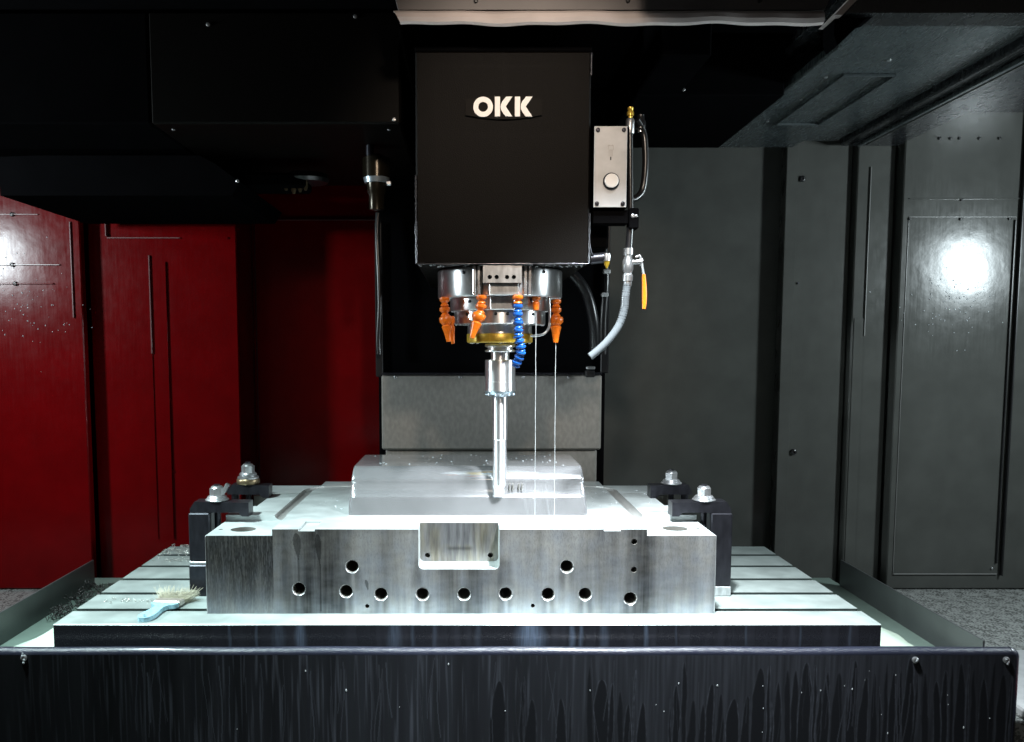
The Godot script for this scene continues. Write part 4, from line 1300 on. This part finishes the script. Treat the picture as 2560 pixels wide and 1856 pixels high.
func nozzles() -> void:
	var grp := "jointed coolant nozzles under the spindle collar"
	var t := thing("coolant_nozzle", "double-tipped orange coolant nozzle at the far left of the spindle collar", "coolant nozzle", Vector3(-0.0445, 1.5155, -0.15), grp)
	var P := t.position
	var st := new_st()
	socket(st, Vector3(-0.0445, 1.5155, -0.15) - P, Vector3(-0.0445, 1.4960, -0.15) - P, 0.0100)
	obj("joint", st, M.orange_plastic, t)
	st = new_st()
	socket(st, Vector3(-0.0445, 1.4960, -0.15) - P, Vector3(-0.0435, 1.4765, -0.15) - P, 0.0105)
	obj("joint", st, M.orange_plastic, t)
	st = new_st()
	tip(st, Vector3(-0.0435, 1.4770, -0.148) - P, Vector3(-0.0365, 1.4275, -0.145) - P, 0.0118)
	obj("tip", st, M.orange_plastic, t)
	st = new_st()
	tip(st, Vector3(-0.0345, 1.4770, -0.160) - P, Vector3(-0.0280, 1.4235, -0.158) - P, 0.0092)
	obj("tip", st, M.orange_plastic, t)
	t = thing("coolant_nozzle", "bent orange coolant nozzle in front of the spindle collar pointing left", "coolant nozzle", Vector3(0.0270, 1.5155, -0.0905), grp)
	P = t.position
	st = new_st()
	socket(st, Vector3(0.0270, 1.5155, -0.0905) - P, Vector3(0.0270, 1.4985, -0.0905) - P, 0.0102)
	obj("joint", st, M.orange_plastic, t)
	st = new_st()
	socket(st, Vector3(0.0272, 1.4985, -0.0905) - P, Vector3(0.0245, 1.4800, -0.089) - P, 0.0108)
	obj("joint", st, M.orange_plastic, t)
	st = new_st()
	tip(st, Vector3(0.0240, 1.4805, -0.089) - P, Vector3(0.0088, 1.4340, -0.084) - P, 0.0125)
	obj("tip", st, M.orange_plastic, t)
	t = thing("coolant_hose", "blue jointed coolant hose with an orange top joint beside the tool holder", "coolant hose", Vector3(0.0964, 1.5155, -0.09), grp)
	P = t.position
	st = new_st()
	socket(st, Vector3(0.0964, 1.5155, -0.09) - P, Vector3(0.0964, 1.4985, -0.09) - P, 0.0105)
	obj("joint", st, M.orange_plastic, t)
	var pts := spline([Vector3(0.0965, 1.4985, -0.09), Vector3(0.0962, 1.4776, -0.09), Vector3(0.0982, 1.4570, -0.089), Vector3(0.0970, 1.4392, -0.089), Vector3(0.1002, 1.4274, -0.090), Vector3(0.1037, 1.4126, -0.092), Vector3(0.1010, 1.3992, -0.096), Vector3(0.0955, 1.3873, -0.100), Vector3(0.0927, 1.3724, -0.104)], 8)
	var i := 0
	while i + 6 < pts.size():
		st = new_st()
		socket(st, pts[i] - P, pts[i + 6] - P, 0.0098)
		obj("joint", st, M.blue_plastic, t)
		i += 6
	t = thing("coolant_nozzle", "short orange coolant nozzle stub right of the blue hose with a thin jet", "coolant nozzle", Vector3(0.1343, 1.5155, -0.13), grp)
	st = new_st()
	socket(st, Vector3(0, 0.0, 0), Vector3(0, -0.0150, 0), 0.0085)
	obj("joint", st, M.orange_plastic, t)
	st = new_st()
	lathe(st, [Vector2(0, -0.014), Vector2(0.0070, -0.014), Vector2(0.0060, -0.026), Vector2(0.003, -0.028), Vector2(0, -0.028)], Transform3D.IDENTITY, 16)
	obj("tip", st, M.orange_plastic, t)
	t = thing("coolant_nozzle", "straight orange coolant nozzle at the far right of the spindle collar", "coolant nozzle", Vector3(0.1772, 1.5120, -0.17), grp)
	P = t.position
	st = new_st()
	socket(st, Vector3(0, 0, 0), Vector3(0, -0.0165, 0), 0.0102)
	obj("joint", st, M.orange_plastic, t)
	st = new_st()
	socket(st, Vector3(0, -0.0165, 0), Vector3(0.0002, -0.0355, 0), 0.0106)
	obj("joint", st, M.orange_plastic, t)
	st = new_st()
	tip(st, Vector3(0.0002, -0.0350, 0), Vector3(-0.0002, -0.0860, 0), 0.0135)
	obj("tip", st, M.orange_plastic, t)
	# thin steel pipe that curves from the collar under the spindle nose
	st = new_st()
	tube(st, spline([Vector3(0.1612, 1.5150, -0.16), Vector3(0.1634, 1.4900, -0.16), Vector3(0.1634, 1.4620, -0.16), Vector3(0.1590, 1.4490, -0.16), Vector3(0.1500, 1.4420, -0.16), Vector3(0.1380, 1.4395, -0.165), Vector3(0.1270, 1.4390, -0.170)]), 0.0026, 10)
	one("coolant_pipe", "thin bent steel coolant pipe right of the yellow spindle ring", "pipe", st, M.steel)
	# two thin jets
	for e in [["thin vertical coolant jet from the orange stub, left of two", Vector3(0.1343, 1.488, -0.13), Vector3(0.1352, 1.0668, -0.135)], ["thin vertical coolant jet from the straight right nozzle", Vector3(0.1770, 1.427, -0.17), Vector3(0.1780, 1.0668, -0.175)]]:
		st = new_st()
		var jet := []
		for k in 40:
			var u := k / 39.0
			jet.append(e[1].lerp(e[2], u) + Vector3(0.0002 * sin(u * 23.0), 0, 0.0002 * cos(u * 19.0)))
		tube(st, jet, func(u): return 0.00046 - 0.00014 * u + 0.0001 * sin(u * 70.0) * sin(u * 31.0), 8)
		var o := one("coolant_jet", e[0], "coolant jet", st, M.stream_water, "coolant jets")

# ---------------------------------------------------------------- button box, valve and pipes beside the head
func side_equipment() -> void:
	var t := thing("button_box", "light grey push-button box with a round white button on the head's right side", "button box", Vector3(0.265, 1.675, -0.06))
	boxed("case", Vector3(-0.030, 0.0005, -0.075), Vector3(0.0345, 0.1465, -0.0035), M.black_paint, t, 0.002)
	boxed("face_plate", Vector3(-0.0305, 0.0, -0.003), Vector3(0.0300, 0.1466, 0.0), M.plate_grey, t, 0.0012)
	for e in [[-0.0245, 0.1395], [0.0235, 0.1395], [-0.0245, 0.0065], [0.0235, 0.0065]]:
		screw(t, Vector3(e[0], e[1], 0.0005), 0.0040, M.dark_steel)
	var st := new_st()
	lathe(st, [Vector2(0.0, 0.0005), Vector2(0.0152, 0.0005), Vector2(0.0152, 0.0040), Vector2(0.0128, 0.0055), Vector2(0.0, 0.0055)], Transform3D(Basis(Vector3.RIGHT, PI / 2), Vector3(0.0012, 0.0470, 0)), 36)
	obj("button_ring", st, M.dark_steel, t)
	st = new_st()
	lathe(st, [Vector2(0.0, 0.0050), Vector2(0.0128, 0.0050), Vector2(0.0128, 0.0085), Vector2(0.0116, 0.0098), Vector2(0.0, 0.0100)], Transform3D(Basis(Vector3.RIGHT, PI / 2), Vector3(0.0012, 0.0470, 0)), 36)
	obj("button", st, M.button_white, t)
	# printed pictogram of a tool with an air jet
	st = new_st()
	for e in [[-0.0050, 0.1110, 0.0052, 0.1117], [-0.0050, 0.1040, -0.0044, 0.1117], [0.0046, 0.1040, 0.0052, 0.1117], [-0.0034, 0.1034, 0.0036, 0.1040], [-0.0034, 0.0920, -0.0029, 0.1034], [0.0030, 0.0920, 0.0036, 0.1034], [-0.0012, 0.0920, -0.0007, 0.1034], [0.0009, 0.0920, 0.0014, 0.1034], [-0.0034, 0.1112, -0.0028, 0.1135], [0.0028, 0.1112, 0.0034, 0.1135]]:
		box(st, Vector3(e[0], e[1], -0.0002), Vector3(e[2], e[3], 0.0003), 0.0)
	obj("pictogram", st, M.faint_ink, t)
	st = new_st()
	box(st, Vector3(-0.0010, 0.0855, -0.0002), Vector3(0.0012, 0.0915, 0.0004), 0.0)
	obj("pictogram_tip", st, M.ink, t)

	t = thing("air_fitting", "steel coupling with a brass tip at the top right corner of the button box", "fitting", Vector3(0.3035, 1.812, -0.08))
	st = new_st()
	lathe(st, [Vector2(0, 0.0), Vector2(0.0075, 0.0), Vector2(0.0082, 0.002), Vector2(0.0082, 0.024), Vector2(0.0065, 0.028), Vector2(0, 0.028)], Transform3D.IDENTITY, 8)
	obj("coupling", st, M.steel, t)
	st = new_st()
	lathe(st, [Vector2(0, 0.028), Vector2(0.004, 0.028), Vector2(0.004, 0.032), Vector2(0.0065, 0.033), Vector2(0.0065, 0.039), Vector2(0.0045, 0.042), Vector2(0.0055, 0.044), Vector2(0.0055, 0.048), Vector2(0, 0.049)], Transform3D.IDENTITY, 12)
	obj("brass_tip", st, M.brass, t)
	st = new_st()
	tube(st, [Vector3(0.0035, -0.142, 0), Vector3(0.0, 0.0, 0)], 0.0055, 12)
	obj("air_pipe", st, M.black_rubber, t)
	st = new_st()
	tube(st, spline([Vector3(0.325, 1.850, -0.13), Vector3(0.3390, 1.83, -0.14), Vector3(0.3435, 1.80, -0.14), Vector3(0.3445, 1.7575, -0.14), Vector3(0.3390, 1.7184, -0.14), Vector3(0.3225, 1.7011, -0.13), Vector3(0.306, 1.70, -0.12)]), 0.0065, 12)
	one("black_cable", "black cable looping behind the right side of the button box", "cable", st, M.black_rubber)
	t = thing("cable_gland", "small dark cable gland above the black cable loop", "gland", Vector3(0.334, 1.835, -0.14))
	st = new_st()
	lathe(st, [Vector2(0, 0.0), Vector2(0.010, 0.0), Vector2(0.010, 0.014), Vector2(0.007, 0.018), Vector2(0.007, 0.026), Vector2(0, 0.026)], Transform3D.IDENTITY, 10)
	obj("gland", st, M.black_rubber, t)
	st = new_st()
	lathe(st, [Vector2(0, -0.006), Vector2(0.0055, -0.006), Vector2(0.0055, 0.0), Vector2(0, 0.0)], Transform3D.IDENTITY, 10)
	obj("ferrule", st, M.bright_steel, t)
	t = thing("mounting_bracket", "black bracket below the button box holding the valve pipe", "bracket", Vector3(0.28, 1.638, -0.085))
	boxed("arm", Vector3(-0.045, 0.008, -0.02), Vector3(0.022, 0.034, 0.012), M.black_paint, t, 0.002)
	boxed("clamp_block", Vector3(0.0225, -0.001, -0.014), Vector3(0.0405, 0.037, 0.018), M.black_paint, t, 0.002)
	screw(t, Vector3(0.029, 0.022, 0.0185), 0.004, M.bright_steel)
	screw(t, Vector3(0.035, 0.022, 0.0185), 0.003, M.bright_steel)

	# ball valve with lever and clear hose
	t = thing("ball_valve", "steel ball valve with an orange lever grip and a clear ribbed hose", "ball valve", Vector3(0.3035, 1.57, -0.08))
	st = new_st()
	tube(st, [Vector3(0.001, 0.028, 0), Vector3(0.003, 0.07, 0)], 0.0065, 12)
	obj("inlet_pipe", st, M.black_rubber, t)
	st = new_st()
	lathe(st, [Vector2(0, 0.032), Vector2(0.0095, 0.032), Vector2(0.0095, 0.020), Vector2(0.0080, 0.018), Vector2(0.0080, 0.013), Vector2(0.0102, 0.008), Vector2(0.0106, 0.0), Vector2(0.0102, -0.008), Vector2(0.0080, -0.013), Vector2(0.0080, -0.016), Vector2(0.0095, -0.018), Vector2(0.0095, -0.029), Vector2(0.0, -0.029)], Transform3D.IDENTITY, 10, 0.9)
	obj("body", st, M.steel, t)
	st = new_st()
	lathe(st, [Vector2(0, -0.029), Vector2(0.0078, -0.029), Vector2(0.0082, -0.031), Vector2(0.0082, -0.037), Vector2(0.0070, -0.039), Vector2(0, -0.039)], Transform3D.IDENTITY, 6)
	obj("hose_nut", st, M.steel, t)
	st = new_st()
	tube(st, [Vector3(0.008, 0.006, 0.002), Vector3(0.024, 0.007, 0.004)], 0.0048, 12)
	lathe(st, [Vector2(0, 0.0), Vector2(0.0085, 0.0), Vector2(0.0085, 0.004), Vector2(0, 0.004)], towards(Vector3(0.022, 0.0065, 0.003), Vector3(0.030, 0.0065, 0.003)), 8)
	obj("spindle", st, M.steel, t)
	st = new_st()
	tube(st, spline([Vector3(0.013, 0.015, 0.006), Vector3(0.021, 0.017, 0.007), Vector3(0.024, 0.008, 0.008), Vector3(0.0262, -0.006, 0.009), Vector3(0.0290, -0.022, 0.010)]), 0.0022, 8)
	obj("lever", st, M.steel, t)
	st = new_st()
	tube(st, spline([Vector3(0.0282, -0.017, 0.010), Vector3(0.0300, -0.045, 0.010), Vector3(0.0304, -0.066, 0.010), Vector3(0.0298, -0.0815, 0.010)]), func(u): return 0.0042 * (0.8 + 0.35 * sin(PI * u)), 10)
	obj("grip", st, M.amber_grip, t)
	st = new_st()
	var hp := spline([Vector3(-0.0010, -0.036, 0), Vector3(-0.0040, -0.060, 0), Vector3(-0.0055, -0.080, 0), Vector3(-0.0125, -0.106, 0), Vector3(-0.0250, -0.128, 0), Vector3(-0.0450, -0.151, 0), Vector3(-0.0690, -0.1715, 0)], 22)
	tube(st, hp, func(u): return 0.0074 + 0.0010 * sin(u * 230.0) * (1.0 - smoothstep(0.45, 0.6, u)), 14)
	obj("hose", st, M.clear_hose, t)

	# drain fitting under the head's right edge
	t = thing("drain_fitting", "wet steel drain cock with a yellow tip under the head's right edge", "fitting", Vector3(0.255, 1.585, -0.12))
	st = new_st()
	tube(st, spline([Vector3(-0.03, 0.075, 0.02), Vector3(-0.024, 0.03, 0.02), Vector3(-0.016, 0.006, 0.015), Vector3(0.0, 0.0, 0.01)]), 0.0035, 8)
	obj("pipe", st, M.dark_steel, t)
	st = new_st()
	tube(st, [Vector3(-0.018, 0.0, 0.008), Vector3(0.012, 0.003, 0.008)], 0.0105, 14)
	obj("barrel", st, M.dark_steel, t)
	st = new_st()
	lathe(st, [Vector2(0, 0.010), Vector2(0.0075, 0.010), Vector2(0.0082, 0.004), Vector2(0.0075, -0.004), Vector2(0, -0.004)], place(Vector3(0.012, 0.0, 0.012)), 8)
	obj("nut", st, M.bright_steel, t)
	st = new_st()
	lathe(st, [Vector2(0, -0.004), Vector2(0.0062, -0.004), Vector2(0.005, -0.011), Vector2(0.0015, -0.018), Vector2(0, -0.018)], place(Vector3(0.0125, 0.0, 0.012)), 10)
	obj("yellow_tip", st, M.yellow_ring, t)
	boxed("black_tank", Vector3(-0.022, 0.02, -0.05), Vector3(0.018, 0.085, 0.0), M.black_paint, t, 0.004)

	# hanging tool-setter left of the head
	t = thing("hanging_probe", "bronze and steel fitting hanging below the black cover, left of the head", "fitting", Vector3(-0.2010, 1.72, -0.40))
	st = new_st()
	tube(st, [Vector3(-0.013, 0.115, 0.004), Vector3(-0.013, 0.145, 0.004)], 0.009, 12)
	obj("pipe", st, M.dark_steel, t)
	st = new_st()
	lathe(st, [Vector2(0, 0.120), Vector2(0.014, 0.120), Vector2(0.020, 0.114), Vector2(0.0305, 0.113), Vector2(0.0305, 0.070), Vector2(0, 0.070)], Transform3D.IDENTITY, 6)
	obj("hex_body", st, M.dark_bronze, t)
	st = new_st()
	lathe(st, [Vector2(0, 0.0695), Vector2(0.029, 0.0695), Vector2(0.0265, 0.058), Vector2(0, 0.058)], Transform3D.IDENTITY, 28)
	obj("ring", st, M.scallop_blue, t)
	st = new_st()
	lathe(st, [Vector2(0, 0.0575), Vector2(0.022, 0.0575), Vector2(0.020, 0.038), Vector2(0.017, 0.032), Vector2(0.017, 0.0), Vector2(0, 0.0)], Transform3D.IDENTITY, 24)
	obj("lower_sleeve", st, M.dark_bronze, t)
	boxed("side_lug", Vector3(0.022, 0.052, 0.0), Vector3(0.034, 0.062, 0.012), M.bright_steel, t, 0.002)

# ---------------------------------------------------------------- paintbrush on the table
func brush() -> void:
	var t := thing("paint_brush", "pale blue paintbrush with worn bristles lying on the left of the table", "paintbrush", Vector3(-0.600, 0.9, -0.113))
	t.rotation.y = -0.13
	t.scale = Vector3.ONE * 0.86
	var st := new_st()
	# handle: flat, waisted, rounded at the end; local z towards the viewer
	var prof := [[-0.048, 0.0005], [-0.0, 0.0]]
	var o := PackedVector2Array()
	var side := [[0.000, 0.031], [0.010, 0.032], [0.016, 0.029], [0.024, 0.016], [0.036, 0.0115], [0.055, 0.0125], [0.080, 0.0165], [0.100, 0.0165], [0.112, 0.013], [0.119, 0.006]]
	for e in side:
		o.append(Vector2(e[1], -e[0]))
	for i in side.size():
		var e = side[side.size() - 1 - i]
		o.append(Vector2(-e[1], -e[0]))
	prism(st, o, 0.010, Transform3D(Basis(Vector3.RIGHT, -PI / 2 + 0.02), Vector3(0.0, 0.0030, 0.0)))
	obj("handle", st, M.brush_plastic, t)
	st = new_st()
	lathe(st, [Vector2(0, 0.0002), Vector2(0.0035, 0.0002), Vector2(0.0035, 0.0), Vector2(0, 0.0)], place(Vector3(0.0, 0.0140, 0.108)), 14)
	obj("hang_hole", st, M.hole_steel, t)
	boxed("ferrule", Vector3(-0.033, 0.001, -0.029), Vector3(0.033, 0.015, 0.001), M.ferrule, t, 0.004)
	st = new_st()
	for i in 620:
		var x := rng.randf_range(-0.032, 0.032)
		var y := rng.randf_range(0.002, 0.014)
		var l := rng.randf_range(0.020, 0.052)
		var splay := x * 0.55 + rng.randf_range(-0.014, 0.014)
		var rise := rng.randf_range(-0.006, 0.024)
		var a := Vector3(x, y, -0.028)
		var b := a + Vector3(splay * 0.4, rise * 0.3, -l * 0.55)
		var c := a + Vector3(splay, maxf(rise, -y + 0.001), -l)
		tube(st, [a, b, c], 0.00028, 3, false)
	var ob := obj("bristles", st, M.bristle, t)
	ob.set_meta("kind", "stuff")

# ---------------------------------------------------------------- chips and droplets
func scatter(called: String, label: String, category: String, mesh: Mesh, m: Material, where: Array) -> void:
	var mm := MultiMesh.new()
	mm.transform_format = MultiMesh.TRANSFORM_3D
	mm.mesh = mesh
	mm.instance_count = where.size()
	for i in where.size():
		mm.set_instance_transform(i, where[i])
	var o := MultiMeshInstance3D.new()
	o.name = numbered(called)
	o.multimesh = mm
	o.material_override = m
	add_child(o)
	o.set_meta("kind", "stuff")
	tag(o, label, category)

func chip_mesh() -> Mesh:
	var st := new_st()
	var p := []
	for i in 14:
		var a := i * 0.62
		p.append(Vector3(cos(a) * 0.0045, i * 0.0006, sin(a) * 0.0045))
	tube(st, p, 0.0008, 5, true)
	return st.commit()

func drop_mesh() -> Mesh:
	var st := new_st()
	var pr := []
	for i in 7:
		var a := PI / 2 * i / 6.0
		pr.append(Vector2(cos(a), sin(a) * 0.55))
	pr[6].x = 0.0
	pr.push_front(Vector2(0, 0))
	lathe(st, pr, Transform3D(Basis(Vector3.RIGHT, PI / 2), Vector3.ZERO), 10, 0.6)
	return st.commit()

func any_turn(scale: float) -> Basis:
	return Basis.from_euler(Vector3(rng.randf() * TAU, rng.randf() * TAU, rng.randf() * TAU)).scaled(Vector3.ONE * scale)

func wet_details() -> void:
	var chip := chip_mesh()
	var list := []
	for i in 120:
		var u := rng.randf()
		list.append(Transform3D(any_turn(rng.randf_range(0.6, 1.3)), Vector3(-0.935 + absf(rng.randfn(0.0, 0.030)), 0.820 + absf(rng.randfn(0.0, 0.010)) * (1.5 if u > 0.4 else 0.6), -0.30 - 0.26 * u + rng.randfn(0, 0.01))))
	for i in 60:
		list.append(Transform3D(any_turn(rng.randf_range(0.5, 1.0)), Vector3(-0.80 - 0.06 * rng.randf(), 0.822 + 0.008 * rng.randf(), -0.25 - 0.30 * rng.randf())))
	scatter("swarf", "dark curled metal chips heaped along the left side guard", "metal chips", chip, M.swarf, list)
	list = []
	for i in 90:
		list.append(Transform3D(any_turn(rng.randf_range(0.4, 0.9)), Vector3(clampf(-0.70 + rng.randfn(0, 0.045), -0.765, -0.6), 0.9035, clampf(-0.62 + rng.randfn(0, 0.03), -0.672, -0.4))))
	for i in 26:
		list.append(Transform3D(any_turn(rng.randf_range(0.3, 0.6)), Vector3(-0.69 + rng.randfn(0, 0.025), 0.9028, -0.155 + rng.randfn(0, 0.008))))
	for i in 40:
		list.append(Transform3D(any_turn(rng.randf_range(0.3, 0.6)), Vector3(clampf(-0.70 + rng.randfn(0, 0.035), -0.765, -0.58), 0.9028, -0.52 + rng.randfn(0, 0.012))))
	scatter("bright_swarf", "small bright chips sprinkled on the left rear of the table", "metal chips", chip, M.bright_swarf, list)
	# droplets: on the pan front, on the splashed panels, on the block and core
	var drop := drop_mesh()
	list = []
	for i in 42:
		var x := rng.randf_range(-0.55, 1.0)
		if x < 0.25 and rng.randf() < 0.55:
			continue
		var s := rng.randf_range(0.0005, 0.0013)
		list.append(Transform3D(Basis.IDENTITY.scaled(Vector3(s * rng.randf_range(0.7, 1.3), s * rng.randf_range(1.0, 2.4), s)), Vector3(x, rng.randf_range(0.70, 0.845), 0.0471)))
	for e in [[-0.8089, 0.852], [0.8179, 0.8482], [0.9836, 0.8482]]:
		for i in 4:
			var s := rng.randf_range(0.0010, 0.0024)
			list.append(Transform3D(Basis.IDENTITY.scaled(Vector3(s, s, s)), Vector3(e[0] + rng.randfn(0, 0.004), e[1] + rng.randfn(0, 0.005), 0.051)))
	scatter("water_droplets", "clear droplets clinging to the black splash pan front", "droplets", drop, M.droplet, list)
	list = []
	for i in 95:
		var s := rng.randf_range(0.0007, 0.0018)
		list.append(Transform3D(Basis.IDENTITY.scaled(Vector3(s, s * 1.2, s)), Vector3(1.37 + rng.randfn(0, 0.075), 1.545 + rng.randfn(0, 0.05), -0.9192)))
	for i in 80:
		var s := rng.randf_range(0.0007, 0.0018)
		list.append(Transform3D(Basis.IDENTITY.scaled(Vector3(s, s * 1.2, s)), Vector3(-1.23 + rng.randfn(0, 0.075), 1.55 + rng.randfn(0, 0.07), -0.9192)))
	scatter("splash_droplets", "tiny splash droplets below the lamp reflections on the far side sheets", "droplets", drop, M.droplet, list)
	list = []
	for i in 120:
		var s := rng.randf_range(0.0010, 0.0028)
		var p := Vector3(rng.randf_range(-0.22, 0.22), 1.1640, rng.randf_range(-0.49, -0.28))
		if i > 40:
			p = Vector3(rng.randf_range(0.26, 0.46) * (1.0 if rng.randf() > 0.3 else -1.0), 1.0668, rng.randf_range(-0.6, -0.25))
			if absf(absf(p.x) - 0.375) < 0.03 or absf(p.x) > 0.43:
				continue
		list.append(Transform3D(Basis(Vector3.RIGHT, -PI / 2).scaled(Vector3(s, s, s)), p))
	for e in [Vector3(0.1352, 1.0668, -0.135), Vector3(0.1780, 1.0668, -0.175)]:
		for k in 26:
			var a := rng.randf() * TAU
			var d := absf(rng.randfn(0.0, 0.011))
			var s := rng.randf_range(0.0007, 0.0018)
			list.append(Transform3D(Basis(Vector3.RIGHT, -PI / 2).scaled(Vector3(s, s, s * 1.6)), e + Vector3(cos(a) * d, 0, sin(a) * d)))
	scatter("block_droplets", "small drops lying on the top of the mould block and its core", "droplets", drop, M.droplet, list)
	# drops hanging from the spindle's yellow ring
	list = []
	for i in 26:
		var a := rng.randf_range(-1.5, 1.5)
		var s := rng.randf_range(0.0012, 0.0026)
		list.append(Transform3D(Basis(Vector3.RIGHT, PI / 2).scaled(Vector3(s, s * 2.2, s)), Vector3(0.0665 + sin(a) * 0.062, 1.4259, -0.215 + cos(a) * 0.062)))
	for i in 40:
		var a := rng.randf_range(-1.5, 1.5)
		var s := rng.randf_range(0.0012, 0.0026)
		list.append(Transform3D(Basis(Vector3.RIGHT, PI / 2).scaled(Vector3(s, s * 1.8, s)), Vector3(0.0665 + sin(a) * 0.090, 1.4618, -0.215 + cos(a) * 0.090)))
	for i in 60:
		var s := rng.randf_range(0.0015, 0.0035)
		list.append(Transform3D(Basis(Vector3.RIGHT, PI / 2).scaled(Vector3(s, s * 1.5, s)), Vector3(rng.randf_range(-0.09, 0.225), 1.572, rng.randf_range(-0.13, -0.074))))
	scatter("hanging_drops", "coolant drops hanging under the spindle collars and the head", "droplets", drop, M.droplet, list)
